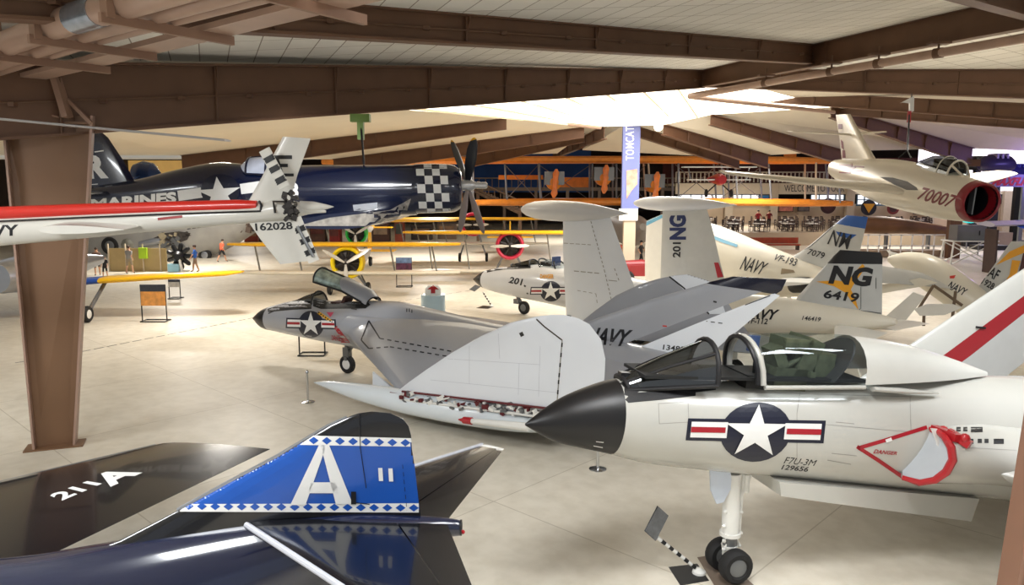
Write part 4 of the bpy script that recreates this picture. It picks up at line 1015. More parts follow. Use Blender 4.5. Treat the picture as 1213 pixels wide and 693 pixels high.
# canopy
def o_arch(px, pt, pb, w, n=11):
    t, b = O.Y(px, pt), O.Y(px, pb); return [V((t.x, w * math.cos(math.pi * i / (n - 1)), b.z + (t.z - b.z) * math.sin(math.pi * i / (n - 1)))) for i in range(n)]
A = [o_arch(288, 194, 202, .25), o_arch(297, 186.5, 206, .44), o_arch(320, 185, 207, .46), o_arch(345, 188, 206, .44), o_arch(358, 197, 203, .2)]
O.part(MB().loft(A, closed=False), 'canopy', mat('canopy_pale', (190, 196, 212), .15, var=.2, scale=3), recalc=False)
mb = MB()
for r in A[1:4]: mb.tube(r, .03, 6)
mb.tube([r[0] for r in A], .025, 6); mb.tube([r[5] for r in A], .025, 6); mb.tube([r[-1] for r in A], .025, 6); O.part(mb, 'canopy_frame', M_cors)
# blue headrest fairing behind the fin (drop tank seen beyond)
mb = MB(); c = O.Y(171, 206, 1.2); mb.lathe([(-.4, .05), (-.25, .27), (0, .36), (.25, .3), (.45, .05)], c, (1, 0, 0), 16); mb.tube([c, c + V((0, -.9, -.2))], .05, 8); O.part(mb, 'blue_pod', mat('pod_blue', (44, 70, 120), .25, coat=.4, var=.2))
# propeller, four blades
hub = O.Y(554, 219.5); mb = MB(); mb.lathe([(-.15, .14), (.1, .15), (.18, .1), (.2, .085), (.48, .085), (.52, .05)], hub, (1, 0, 0), 16); mb.lathe([(-.3, .42), (-.2, .45), (-.15, .2)], hub, (1, 0, 0), 20, mi=1); O.part(mb, 'propeller_hub', [mat('hub_silver', (205, 205, 205), .25, metal=.6, var=0), M_black])
for tipp, yy in (((561, 163), -.35), ((535, 166), .9), ((545, 275), -.55), ((573, 277), .6)):
    t = O.Y(*tipp, yy); a = hub; d = (t - a); side = V((.35, .75, 0)).normalized() if tipp[0] != 561 else V((.8, -.5, .2)).normalized()
    le = [a + d * s_ + side * w_ for s_, w_ in ((.06, .06), (.25, .13), (.5, .19), (.8, .17), (.95, .1), (1, .03))]; te = [a + d * s_ - side * w_ for s_, w_ in ((.06, .06), (.25, .13), (.5, .19), (.8, .17), (.95, .1), (1, .03))]
    bl_ = O.foil('propeller_blade', mat('prop_dark', (26, 28, 36), .35) if tipp[1] < 200 else mat('prop_brown', (120, 108, 98), .4), le, te, .12)
    bt = O.foil('blade_tip', M_yellow, [le[4], le[5]], [te[4], te[5]], .14, parent=bl_) if tipp[1] < 200 else None
# inboard gull wings: dark leading edge, underside with a painted pale sheen
wrl, wrt = O.Y(484, 238), O.Y(366, 246)
for sg in (-1, 1):
    LEp = [V((wrl.x, sg * .5, wrl.z - .1)), V((wrl.x - .05, sg * 1.2, wrl.z - .32)), V((wrl.x - .45, sg * 1.9, wrl.z - .38))]
    TEp = [V((wrt.x, sg * .5, wrt.z - .05)), V((wrt.x - .2, sg * 1.2, wrt.z - .28)), V((wrt.x - .3, sg * 1.9, wrt.z - .36))]
    ow = O.foil('wing_stub', M_cors, LEp, TEp, .16, (0, 0, 1))
    if sg < 0: o_w = ow
# pale sheen put into the colour on the lower half of the wing stub
O.paint('sheen_patch', [([[(462, 249), (487, 235), (480, 256), (467, 275), (440, 300), (340, 305), (335, 272), (390, 258)]], mat('sheen_grey', (172, 166, 158), .35, metal=.3, var=.45, scale=7)), ([[(418, 243), (447, 240), (447, 249), (419, 250)]], mat('patch_grey', (196, 200, 208), .4), 'wing_patch')], [o_w, o_fus], 5, off=.006)
# chequers, star, lettering
chk = []
xs = [492, 501.5, 511, 520, 529]
ang = [i * math.pi / 9 for i in range(10)]
for i in range(4):
    for j in range(9):
        if (i + j) % 2 == 0:
            f = lambda x, a: (x + 7 * (1 - math.cos(a)) * .35, 223.5 - (30.5) * math.cos(a))
            chk.append([f(xs[i], ang[j]), f(xs[i + 1], ang[j]), f(xs[i + 1], ang[j + 1]), f(xs[i], ang[j + 1])])
O.paint('chequer_marking', [(chk, M_mwhite)], [o_fus], 4, off=.006)
O.paint('star_insignia', [([[(210, 226), (238, 222), (240, 234), (212, 238)], [(284, 218), (312, 214), (312, 227), (286, 230)]], M_mwhite), (mapped(disc(.5, .5, .5), ((240, 246), (286, 243), (282, 205), (236, 208))), M_navy), (mapped(star_tris(.5, .46, .6), ((239, 247), (285, 244), (280, 210), (234, 213))), M_mwhite)], [o_fus], 5, off=.006)
O.paint('marines_lettering', [(mapped(text_shape('MARINES', .05, .0, 1.0), ((108, 249), (209, 240), (209, 227), (108, 236))), M_mwhite), (mapped(text_shape('8', .05), ((343, 236), (354, 235), (353, 216), (342, 217))), M_mwhite, 'side_number')], [o_fus], 5, off=.006)
O.paint('tail_code', [(mapped(text_shape('R', .06), ((104, 212), (129, 211), (125, 183), (100, 184))), M_mwhite), (line_px([(112, 180), (123, 178.5)], 1.2) + line_px([(104, 219), (116, 218)], 1), M_mwhite, 'fin_stripes')], [o_fin], 5, off=.006)
# the cable it hangs from, with a green clamp
a = O.M @ O.Y(431, 194.5); b = dp(427, 140, OY + .25)
cb_ = thing('hoist_cable', 'thin steel hoist cable with a green clamp holding the dark blue fighter', 'cable', a)
mb = MB(); mb.tube([V(), b - a], .03, 6); mb.build('wire', M_black, cb_)
mb = MB(); mb.box(b - a, (.5, .25, .2)); mb.box(b - a - V((0, 0, .3)), (.16, .16, .5)); mb.build('clamp', mat('clamp_green', (110, 140, 60), .5), cb_)
# ================================================================== jet with upright folded wings and tip tanks
M_pale = mat('pale_grey_paint', (206, 207, 210), 0.32, coat=0.3, var=0.04, scale=.8)
M_cream = mat('aged_cream_paint', (226, 219, 202), 0.4, coat=0.2, var=0.07, scale=.6)
M_greyg = mat('fin_grey', (188, 188, 184), 0.38, coat=0.2, var=0.05)
M_lblue = mat('light_blue_stripe', (112, 176, 208), .4)
M_gold = mat('golden_yellow', (226, 158, 32), .45)
B = Craft('jet_fighter', 'pale grey jet numbered 201 with upright folded wings carrying tip tanks', 'jet', (4.7, 28.7, 0), (-.75, .66))
st = B.stations([(562, 329.5), (566, 325), (574, 321), (590, 317), (620, 314), (650, 313), (700, 320), (760, 331), (800, 340), (868, 364)], [(562, 332), (568, 338), (580, 343.5), (600, 349), (640, 357), (668, 363), (720, 374), (780, 382), (868, 372)], lambda x, h: h * .95 + .05, k=22)
rings = fus_rings(st, 28, 3); rx = B.Y(576, 332).x; ir = min(range(len(rings)), key=lambda i: abs(rings[i][0].x - rx))
b_fus = B.part(MB().loft(rings[ir:]), 'fuselage', M_pale, sharp=50); B.part(MB().loft(rings[:ir + 1]), 'radome', M_radome, sharp=50)
hp = lambda c, L, y: [c.Y(a, b, y) for a, b in L]
BY = 2.9
b_w1 = B.foil('folded_wing', M_under, hp(B, [(671, 378), (669, 340), (667, 300), (667, 258)], BY), hp(B, [(768, 392), (753, 345), (738, 300), (723, 258)], BY), .06, (0, 1, 0))
b_w2 = B.foil('folded_wing', M_greyg, hp(B, [(782, 345), (783, 310), (784, 275), (785, 246)], -BY), hp(B, [(862, 345), (853, 310), (845, 275), (837, 246)], -BY), .06, (0, 1, 0))
for sg, L, r in ((1, [(617, 248), (745, 253)], 12.5), (-1, [(750, 240.5), (873, 243)], 8.8)):
    a, b = [B.Y(x, y, BY * sg) for x, y in L]; d = b - a; R = (B.Y(680, 248 + r, BY) - B.Y(680, 248, BY)).length if sg > 0 else (B.Y(810, 241 + r, -BY) - B.Y(810, 241, -BY)).length
    mb = MB(); mb.lathe([(d.length * t, R * k) for t, k in ((0, .02), (.02, .3), (.07, .62), (.15, .86), (.28, .99), (.42, 1), (.56, .93), (.72, .7), (.87, .36), (.96, .12), (1, .02))], a, d, 22); B.part(mb, 'tip_tank', M_pale)
    q = B.Y(672 if sg > 0 else 786, 376 if sg > 0 else 345, BY * sg); mb = MB()
    rnd = random.Random(5)
    for i in range(26): mb.box(q + V((-.1 - i * .075, rnd.uniform(-.06, .06), rnd.uniform(-.08, .06) - .012 * i)), (.09, .14, rnd.uniform(.08, .18)))
    B.part(mb, 'fold_hinge', mat('hinge_dark', (40, 36, 36), .6))
# fixed inner wings, nacelle bulges, tail
for sg in (1, -1):
    q = B.Y(671, 378, BY); r = B.Y(768, 392, BY); z = q.z - .12
    B.foil('inner_wing', M_pale, [(q.x + .3, sg * .5, z + .15), (q.x, sg * BY, z)], [(r.x - .3, sg * .5, z + .1), (r.x, sg * BY, z)], .12, (0, 0, 1))
    mb = MB(); mb.lathe([(1.6, .3), (1.2, .42), (0, .5), (-2, .48), (-3.6, .28)], ((q.x + r.x) / 2, sg * .95, z + .2), (1, 0, 0), 20); B.part(mb, 'engine_nacelle', M_pale)
xt = st[-1][0]; zt_ = st[-1][1]
#B.foil('fin', M_pale, [(xt + 2.2, 0, zt_ - .2), (xt + .9, 0, zt_ + .55)], [(xt + .1, 0, zt_ - .2), (xt + .1, 0, zt_ + .55)], .08, (0, 1, 0))
# cockpit
def c_arch(c, px, pb, w, px2, pt, n=11):
    b = c.Y(px, pb, w); t = c.Y(px2, pt); return [V((b.x + (t.x - b.x) * math.sin(math.pi * i / (n - 1)), w * math.cos(math.pi * i / (n - 1)), b.z + (t.z - b.z) * math.sin(math.pi * i / (n - 1)) ** .8)) for i in range(n)]
A = [c_arch(B, 606, 316, .2, 607, 313), c_arch(B, 628, 317, .34, 630, 307), c_arch(B, 640, 318, .36, 641, 306), c_arch(B, 658, 319, .36, 659, 308), c_arch(B, 676, 321, .2, 677, 316)]
B.part(MB().loft(A[:2], closed=False), 'windscreen', M_dglass, recalc=False); B.part(MB().loft(A[2:], closed=False), 'canopy', M_glass, recalc=False)
mb = MB()
for r in A[:4]: mb.tube(r, .035, 6)
mb.tube([r[0] for r in A], .03, 6); mb.tube([r[-1] for r in A], .03, 6); B.part(mb, 'canopy_frame', M_glare)
mb = MB(); q = B.Y(650, 316); mb.box(q + V((0, 0, .05)), (.5, .5, .35)); mb.box(B.Y(622, 316) + V((0, 0, .05)), (.6, .5, .2)); mb.box(q + V((-.4, 0, .2)), (.15, .4, .5), mi=1); B.part(mb, 'ejection_seat', [M_seat, mat('seat_blue', (60, 80, 130), .6)])
g = B.G(617, 373); g = V((g.x, 0, 0)); mb = MB(); mb.tube([g + V((0, 0, .3)), B.Y(613, 354) + V((0, 0, .1))], .07, 8); mb.box(B.Y(613, 357), (.3, .2, .2)); nl = B.part(mb, 'nose_leg', M_steel)
mb = MB(); wheel(mb, g + V((0, 0, .29)), (0, 1, 0), .29, .18); B.part(mb, 'wheel', [M_rubber, M_steel], parent=nl)
for sg in (1, -1):
    mb = MB(); q = V((-1.5, sg * 2.2, .35)); mb.tube([q, q + V((0, 0, .8))], .08, 8); wheel(mb, q, (0, 1, 0), .35, .2, 1, 0); B.part(mb, 'main_leg', [M_white, M_rubber])
B.paint('hull_number', [(mapped(text_shape('201', .03, .15), ((602, 335), (619, 338.5), (620, 330.5), (604, 327.5))), M_mblack), (line_px([(621, 338), (623, 339.5)], 2) + line_px([(624, 347), (626, 348)], 1.5), M_mblack), (mapped(text_shape('DANGER', .04), ((640, 330), (656, 330), (656, 325), (640, 325))), M_gold, 'warning_lettering')], [b_fus], 3, off=.01)
B.paint('star_insignia', insignia_layers(((640.5, 356), (665, 356), (664, 334), (642, 334)), M_navy, M_mwhite, red), [b_fus], 3, off=.01)
B.paint('antiglare_panel', [([[(574, 321), (590, 317), (625, 314), (629, 318), (600, 319), (585, 321), (577, 323)]], M_glare)], [b_fus], 3, off=.008)
B.paint('squadron_code', [(mapped(text_shape('NG', .05), ((813, 284), (813, 255), (793, 255), (793, 284))), mat('code_blue', (26, 40, 88), .4)), (mapped(text_shape('201', .03), ((806, 305), (807, 287), (797, 287), (797, 305))), M_mblack, 'wing_number'), ([[(846, 311), (851, 311), (857, 328), (850, 329)]], red, 'red_flash')], [b_w2], 4, off=.012)
B.paint('panel_seams', [(dash_px([(700, 262), (716, 320), (725, 358)], .9, 3, 2.4) + dash_px([(668, 288), (700, 290)], .7, 5, 2) + dash_px([(680, 321), (712, 324)], 1.0, 6, 2) + dash_px([(728, 318), (734, 334)], .9, 3, 3) + line_px([(721, 332), (731, 333)], .8) + dash_px([(684, 344), (706, 348), (708, 362)], .6, 4, 3), MATS['panel_line'])], [b_w1], 4, off=.01)

# ================================================================== cream jet lettered NAVY VF-193
D = Craft('jet_fighter', 'cream jet lettered NAVY VF-193 with blue-tipped grey tail fin', 'jet', (dp(900, 310, 32).x, 32, 0), (-.55, .835))
d_st = []
for px, pt, pb in ((786, 292, 304), (791, 276, 322), (803, 266, 334), (820, 263, 341), (840, 264, 346), (870, 275, 351), (900, 288, 353), (940, 303.5, 352), (985, 320, 351), (1030, 338, 349)):
    p, q = D.Y(px, pt), D.Y(px, pb); d_st.append((p.x, p.z, q.z, min((p.z - q.z) / 2 * .9, 1.0), 2.0))
d_fus = D.body('fuselage', M_cream, d_st, n=28, sub=3)
d_fin = D.foil('fin', M_greyg, hp(D, [(935, 306), (952, 296), (966, 285), (980, 273), (990, 265)], 0), hp(D, [(1010, 336), (1014, 318), (1018, 300), (1022, 284), (1025, 270)], 0), .08, (0, 1, 0))
D.foil('fin_cap', mat('cap_blue', (32, 84, 160), .35), hp(D, [(990, 265), (996, 260), (1003, 255)], 0), hp(D, [(1025, 271), (1026.5, 264), (1028, 257)], 0), .08, (0, 1, 0))
d_w = D.foil('folded_wing', M_white, hp(D, [(764, 336), (764, 300), (766, 262)], 1.6), hp(D, [(792, 336), (790, 290), (789, 252)], 1.6), .05, (0, 1, 0))
D.paint('wing_stripe', [([[(765, 262), (789, 251), (789, 256), (765, 268)]], M_lblue)], [d_w], 1, off=.01)
mb = MB(); a, b = D.Y(938, 338, .6), D.Y(968, 337, .6); mb.lathe([(0, .28), (.1, .32), (.8, .3), (1.2, .05)], a, b - a, 16); D.part(mb, 'exhaust_pipe', M_black)
a, b = D.Y(930, 330), D.Y(990, 330)
for sg in (1, -1): D.foil('tailplane', M_white, [(a.x, sg * .5, a.z), (a.x - .9, sg * 2.0, a.z)], [(b.x, sg * .5, b.z), (b.x - .4, sg * 2.0, b.z)], .08, (0, 0, 1))
for q in ((-.5, 1.4), (-.5, -1.4), (5.5, 0)):
    mb = MB(); c = V((q[0], q[1], .36)); mb.tube([c, c + V((0, 0, 1.3))], .09, 8); wheel(mb, c, (0, 1, 0), .36, .2, 1, 0); D.part(mb, 'gear_leg', [M_white, M_rubber])
D.paint('navy_lettering', [(mapped(text_shape('NAVY', .012, .2), ((876, 319), (903, 326), (911, 312), (882, 303))), M_mblack), (mapped(text_shape('VF-193', .012, .2), ((916, 308), (943, 316), (945, 307), (920, 301))), M_mblack, 'squadron_lettering'), ([[(842, 278), (858, 284), (874, 290), (873, 293), (857, 288), (842, 282)]], M_lblue, 'blue_stripe'), ([[(926, 318), (940, 320), (942, 323), (925, 325)]], mat('dark_tan', (140, 124, 100), .6), 'tan_panel')], [d_fus], 3, off=.012)
D.paint('tail_code', [(mapped(text_shape('7079', .012, .1), ((956, 301), (976, 307), (978, 299.5), (959, 294.5))), M_mblack, 'serial_number'), (line_px([(936, 305), (960, 292), (975, 279), (987, 268)], .7), M_mblack), (mapped(text_shape('NM', 0.004, .15), ((980, 289), (1006, 296), (1009, 278), (986, 272))), M_mblack)], [d_fin], 3, off=.012)

D.paint('blue_bird', [([[(990, 274), (1006, 277), (1015, 278), (1008, 283), (1000, 281), (994, 280)]], MATS['cap_blue'])], [d_fin], 3, off=.004)
# ================================================================== jet with NG 6419 on its black-topped fin
G = Craft('jet_fighter', 'grey and cream jet with NG 6419 and a yellow star on its black-topped fin', 'jet', (dp(990, 385, 20).x, 20, 0), (-.66, .75))
g_st = []
for px, pt, pb in ((806, 366, 380), (816, 358, 390), (840, 352, 398), (880, 348, 400), (940, 354, 398), (990, 362, 396), (1030, 369, 392), (1062, 378, 385)):
    p, q = G.Y(px, pt), G.Y(px, pb); g_st.append((p.x, p.z, q.z, (p.z - q.z) / 2, 2.0))
g_fus = G.body('fuselage', M_cream, g_st, n=28, sub=3)
g_fin = G.foil('fin', M_greyg, hp(G, [(938, 362), (946, 350), (962, 332), (980, 312)], 0), hp(G, [(1044.5, 386), (1044.8, 360), (1045, 335), (1045.2, 313)], 0), .09, (0, 1, 0), n=12)
G.foil('fin_cap', M_mblack, hp(G, [(980, 312), (987, 303), (995, 296)], 0), hp(G, [(1045.2, 313), (1045.6, 305), (1043, 299)], 0), .09, (0, 1, 0))
a, b = G.Y(985, 383), G.Y(1062, 383)
for sg in (1, -1):
    G.foil('tailplane', M_white, [(a.x - .2, sg * .25, a.z), (a.x - 1.0, sg * 1.9, a.z)], [(b.x + .1, sg * .25, a.z), (b.x - .1, sg * 1.9, a.z)], .07, (0, 0, 1))
    w0 = G.Y(885, 392); G.foil('wing', M_greyg, [(w0.x + 1.6, sg * .6, w0.z), (w0.x - .4, sg * 2.6, w0.z)], [(w0.x - 1.6, sg * .6, w0.z), (w0.x - 1.8, sg * 2.6, w0.z)], .1, (0, 0, 1))
    mb = MB(); c = V((w0.x - .3, sg * 1.1, .33)); mb.tube([c, c + V((0, 0, w0.z - .3))], .08, 8); wheel(mb, c, (0, 1, 0), .33, .2, 1, 0); G.part(mb, 'main_leg', [M_white, M_rubber])
mb = MB(); q = G.Y(995, 390); mb.tube([q, q + V((0, 0, -.35))], .04, 8); mb.ball(q + V((0, 0, -.3)), .09, 10); G.part(mb, 'tail_skid', M_black)
G.paint('tail_code', [([[(967, 333.5), (990, 332), (1004, 334), (1013, 322), (1027, 307), (1022, 322), (1012, 336), (1008, 343), (1013, 352), (1017, 367), (1008, 356), (1002, 347), (988, 339)]], M_gold), (mapped(text_shape('NG', .05, .08), ((981, 336), (1032, 340), (1035, 317), (986, 314))), M_mblack), (mapped(text_shape('6419', .03, .05), ((975, 353), (1016, 359), (1019, 347), (977, 343))), M_mblack, 'serial_number'), (line_px([(1020, 340), (1020, 365), (1018, 367)], .6) + line_px([(1020, 368), (1044, 371)], .7) + line_px([(1038, 329), (1038, 342)], .7), M_mblack)], [g_fin], 3, off=.008)
G.paint('navy_lettering', [(mapped(text_shape('NAVY', .035, .15), ((876, 377), (920, 379), (924, 367), (880, 365))), M_mblack), (mapped(text_shape('VF-112', .02, .1), ((884, 383), (909, 384), (910, 377.5), (885, 376.5))), M_mblack, 'squadron_lettering'), (mapped(text_shape('146419', .02, .1), ((950, 379), (972, 381), (973, 376), (951, 374))), M_mblack, 'serial_number')], [g_fus], 4, off=.01)

# ================================================================== cream jet with the yellow flash and AF on its fin, right
AFc = Craft('jet_fighter', 'cream jet with AF and yellow flash on its fin, at the right edge', 'jet', (dp(1120, 335, 26).x, 26, 0), (-.75, .66))
a_st = []
for px, pt, pb in ((1052, 304, 310), (1062, 301, 318), (1075, 298.5, 328), (1100, 301, 345), (1125, 313, 362), (1150, 331, 378), (1175, 350, 392), (1213, 378, 412), (1250, 402, 424)):
    p, q = AFc.Y(px, pt), AFc.Y(px, pb); a_st.append((p.x, p.z, q.z, (p.z - q.z) / 2 * .9, 2.0))
a_fus = AFc.body('fuselage', M_cream, a_st, n=28, sub=3)
a_fin = AFc.foil('fin', M_greyg, hp(AFc, [(1150, 352), (1166, 330), (1182, 308), (1198, 286)], 0), hp(AFc, [(1240, 400), (1245, 360), (1250, 320), (1256, 286)], 0), .07, (0, 1, 0))
aw = AFc.foil('near_wing', M_greyg, [AFc.Y(1086, 322, .8), AFc.Y(1040, 314, 2.2), AFc.Y(1000, 310, 3.6)], [AFc.Y(1128, 342, .8), AFc.Y(1062, 336, 2.2), AFc.Y(1010, 334, 3.6)], .08)
AFc.foil('far_wing', M_greyg, [AFc.Y(1075, 305, -.8), AFc.Y(1050, 296, -2.2)], [AFc.Y(1095, 305, -.8), AFc.Y(1068, 318, -2.2)], .06)
for nm, q, m_ in (('flap', [(1048, 376), (1082, 346), (1096, 351), (1072, 381)], M_white), ('wing_door', [(1083, 366), (1098, 360), (1128, 360), (1140, 364), (1120, 373), (1090, 374)], M_white), ('slat', [(1040, 338), (1090, 329), (1111, 335), (1094, 339), (1042, 348)], M_cream)):
    mb = MB(); pts = [AFc.Y(x, y, 1.7) for x, y in q]; mb.prism(pts, (0, .05, 0)); AFc.part(mb, nm, m_)
mb = MB()
for p, q in (((1106, 338), (1088, 366)), ((1132, 345), (1128, 378)), ((1095, 362), (1094, 386)), ((1106, 338), (1140, 362))): mb.tube([AFc.Y(*p, 1.6), AFc.Y(*q, 1.6)], .05, 6)
AFc.part(mb, 'door_struts', mat('strut_brown', (112, 92, 72), .5))
for x, y in ((-1, 1.2), (-1, -1.2), (3.5, 0)):
    mb = MB(); mb.tube([(x, y, .3), (x, y, 1.4)], .08, 8); wheel(mb, (x, y, .34), (0, 1, 0), .34, .2, 1, 0); AFc.part(mb, 'gear_leg', [M_white, M_rubber])
AFc.paint('navy_lettering', [(mapped(text_shape('NAVY', .02, .1), ((1121, 341), (1142, 351), (1147, 343), (1127, 333))), M_mblack), ([[(1125, 327), (1132, 326), (1130, 330), (1125, 330)]], MATS['small_red'], 'red_arrow')], [a_fus], 3, off=.01)
AFc.paint('tail_code', [(mapped(text_shape('AF', .02, .15), ((1169, 327), (1181, 333), (1186, 321), (1174, 315))), M_mblack), (mapped(text_shape('1928', .02, .1), ((1162, 336), (1176, 344), (1179, 336), (1166, 329))), M_mblack, 'serial_number'), ([[(1180, 314), (1196, 298), (1214, 290), (1230, 284), (1230, 296), (1214, 299), (1200, 305)], [(1199, 308), (1209, 309), (1204, 326), (1193, 346), (1185, 343), (1196, 325)]], M_gold), ([[(1212, 300), (1230, 300), (1230, 330), (1207, 322)]], mat('flash_maroon', (70, 26, 26), .5), 'fin_panel')], [a_fin], 3, off=.01)

# ================================================================== hanging swept-wing jet numbered 70007
mn, mt_ = dp(1162, 240, 20), dp(990, 201, 28.2)
hd = (mn - mt_); Lm = hd.length
Mg = Craft('jet_fighter', 'silver-cream hanging jet numbered 70007 with a dark red intake ring', 'jet', mn, (hd.x, hd.y), pitch=math.degrees(math.asin(hd.z / Lm)))
M_mig = mat('mig_silver', (214, 204, 184), 0.34, metal=0.15, coat=0.2, var=0.06, scale=.8)
m_st = [(-.15, .53, -.53, .53), (-.6, .6, -.6, .6), (-1.5, .68, -.68, .68), (-3, .73, -.74, .72), (-4.5, .72, -.74, .7), (-6, .6, -.62, .58), (-7.4, .48, -.42, .44), (-Lm, .36, -.26, .3)]
m_fus = Mg.part(MB().loft(fus_rings(m_st, 36, 4), cap=False), 'fuselage', M_mig, sharp=50)
mb = MB(); mb.lathe([(-.3, .40), (-.15, .42), (.03, .45), (.07, .49), (.03, .52), (-.1, .54), (-.22, .56)], V(), (1, 0, 0), 32, cap=False); Mg.part(mb, 'intake_ring', mat('intake_red', (122, 18, 28), .35, coat=.3))
mb = MB(); mb.lathe([(.02, .445), (-.3, .41), (-1.2, .36), (-1.22, .02)], V(), (1, 0, 0), 28, cap=False); Mg.part(mb, 'intake_duct', M_black)
mb = MB(); mb.box((-.38, 0, 0), (.2, .04, .72)); Mg.part(mb, 'intake_splitter', M_steel)
Mg.foil('fin', M_mig, [Mg.Y(1050, 205), Mg.Y(1038, 190), Mg.Y(1022, 162), Mg.Y(1007, 135)], [Mg.Y(1000, 204), Mg.Y(997, 188), Mg.Y(994, 160), Mg.Y(990, 136)], .09, (0, 1, 0))
fr0 = Mg.Y(1012, 160); 
for sg in (-1, 1): Mg.foil('tailplane', M_mig, [(fr0.x, 0, fr0.z), (fr0.x - 1.1, sg * 1.75, fr0.z + .05)], [(fr0.x - 1.0, 0, fr0.z), (fr0.x - 1.6, sg * 1.75, fr0.z + .05)], .08, (0, 0, 1))
for sg in (-1, 1): 
    Mg.foil('wing', M_mig, [(-2.3, sg * .6, -.05), (-3.9, sg * 2.7, .02), (-5.5, sg * 4.9, .15)], [(-5.1, sg * .6, -.05), (-5.9, sg * 2.7, .02), (-6.6, sg * 4.9, .15)], .09, (0, 0, 1))
def m_arch(x, w, zb, zt, n=13): return [V((x, w * math.cos(math.pi * i / (n - 1)), zb + (zt - zb) * math.sin(math.pi * i / (n - 1)))) for i in range(n)]
A = [m_arch(-.75, .12, .54, .6), m_arch(-1.15, .3, .56, .98), m_arch(-1.6, .34, .58, 1.06), m_arch(-2.3, .32, .62, 1.02), m_arch(-3.1, .1, .66, .78)]
Mg.part(MB().loft(A[:2], closed=False), 'windscreen', M_glass, recalc=False); Mg.part(MB().loft(A[1:], closed=False), 'canopy', M_dglass, recalc=False)
mb = MB(); mb.tube(A[1], .03, 6); mb.tube(A[0], .03, 6); mb.tube([r[0] for r in A], .03, 6); mb.tube([r[-1] for r in A], .03, 6); mb.tube(A[2], .02, 6); mb.tube([A[0][3], A[1][3]], .03, 6); mb.tube([A[0][9], A[1][9]], .03, 6); Mg.part(mb, 'canopy_frame', M_mig)
mb = MB(); mb.box((-1.9, 0, .7), (.3, .36, .5)); mb.box((-1.35, 0, .66), (.3, .4, .2)); Mg.part(mb, 'pilot_seat', M_seat)
Mg.paint('hull_number', [(mapped(text_shape('70007', .02, .25), ((1086, 236), (1128, 247), (1136, 232), (1092, 221))), mat('number_red', (112, 22, 28), .4))], [m_fus], 3, off=.008)
Mg.paint('side_dark_patch', [([[(1042, 209.5), (1058, 210.5), (1075, 215), (1086, 222), (1088, 225.5), (1074, 225), (1060, 219)]], mat('patch_dark', (86, 80, 74), .6))], [m_fus], 3, off=.008)  # flat dark grey patch on the fuselage side by the wing root
Mg.paint('red_stars', [(line_px([(994, 195.5), (1008, 196)], 2.0) + line_px([(994, 200), (1008, 200.5)], 1.6) + line_px([(994, 204), (1008, 205)], 1.6) + line_px([(1012, 197), (1024, 198)], 1.6) + line_px([(1012, 202), (1022, 203)], 1.6) + mapped(star_tris(), ((1003, 206), (1016, 206), (1016, 193), (1003, 193))), MATS['intake_red'])], [m_fus], 3, off=.008)
Mg.paint('fin_marking', [([[(993, 147), (998, 147), (998, 153), (993, 153)], [(996, 165), (999, 168), (1000, 178), (997, 175)], [(998, 178), (1001, 178), (1002, 187), (998, 187)]], MATS['number_red'])], [o_ for o_ in Mg.root.children if o_.name.startswith('fin')], 3, off=.008)
# lifting sling
s0 = dp(1078, 122, 24.6); e1, e2 = Mg.M @ V((-4.2, 0, .75)), Mg.M @ V((-2.6 - .9, 0, .8)); jn = dp(1075, 178, 24.0)
sl_ = thing('lifting_sling', 'black lifting sling with a red and white hook above the hanging 70007 jet', 'sling', s0)
mb = MB(); mb.tube([V((0, 0, -.3)), jn - s0], .025, 6); mb.tube([jn - s0, e1 - s0 + V((0, 0, .03))], .02, 6); mb.tube([jn - s0, e2 - s0 + V((0, 0, .03))], .02, 6); mb.build('wire', M_black, sl_)
mb = MB(); mb.tube([(0, 0, -.6), (0, 0, -.25)], .06, 8); mb.build('shackle', M_red, sl_)
mb = MB(); mb.prism([(-.28, 0, .0), (.12, 0, .22), (.14, 0, -.25), (.02, 0, -.3), (.0, 0, .0), (-.2, 0, .02)], (0, .08, 0)); mb.tube([(.05, .04, .1), (.05, .04, .3)], .02, 6, mi=1); mb.build('hook', [M_white, M_black], sl_)
# ================================================================== pipes and trays under the ceiling, top left
zp = 7.5
arms = [((-60, 88), (60, 92)), ((-2, 67), (118, 83)), ((43, 47), (193, 69)), ((128, 22), (290, 49)), ((288, -12), (421, 24))]
A_ = [(gp(a[0], a[1], zp), gp(b[0], b[1], zp)) for a, b in arms]
pd = (A_[3][0] - A_[1][0]).normalized(); ad = (A_[2][1] - A_[2][0]).normalized()
def along(o, k, up_): return [A_[0][0] + ad * o + V((0, 0, up_)) - pd * 6, A_[2][0] + ad * o + V((0, 0, up_)), A_[4][0] + ad * o + V((0, 0, up_)) + pd * 5]
rack = thing('pipe_rack', 'brown pipes and trays on steel hangers under the ceiling, top left', 'pipes', A_[2][0]); ro = A_[2][0]
for nm, off_, r, up_ in (('large_pipe', .22, .19, .22), ('pipe', .62, .12, .16), ('pipe', .86, .07, .12)):
    MB().tube([p - ro for p in along(off_, 0, up_)], r, 16).build(nm, M_pipe, rack)
mb = MB(); pts = along(1.25, 0, .1); mb.bar(pts[0] - ro, pts[2] - ro, .45, .08); mb.build('cable_tray', M_pipe, rack)
mb = MB(); a, b = A_[2][0].lerp(A_[3][0], .35) + ad * .22 + V((0, 0, .22)), A_[2][0].lerp(A_[3][0], .7) + ad * .22 + V((0, 0, .22)); mb.tube([a - ro, b - ro], .20, 18); mb.build('metal_sleeve', mat('sleeve_metal', (190, 200, 215), .25, metal=.8, var=.2, scale=8), rack)
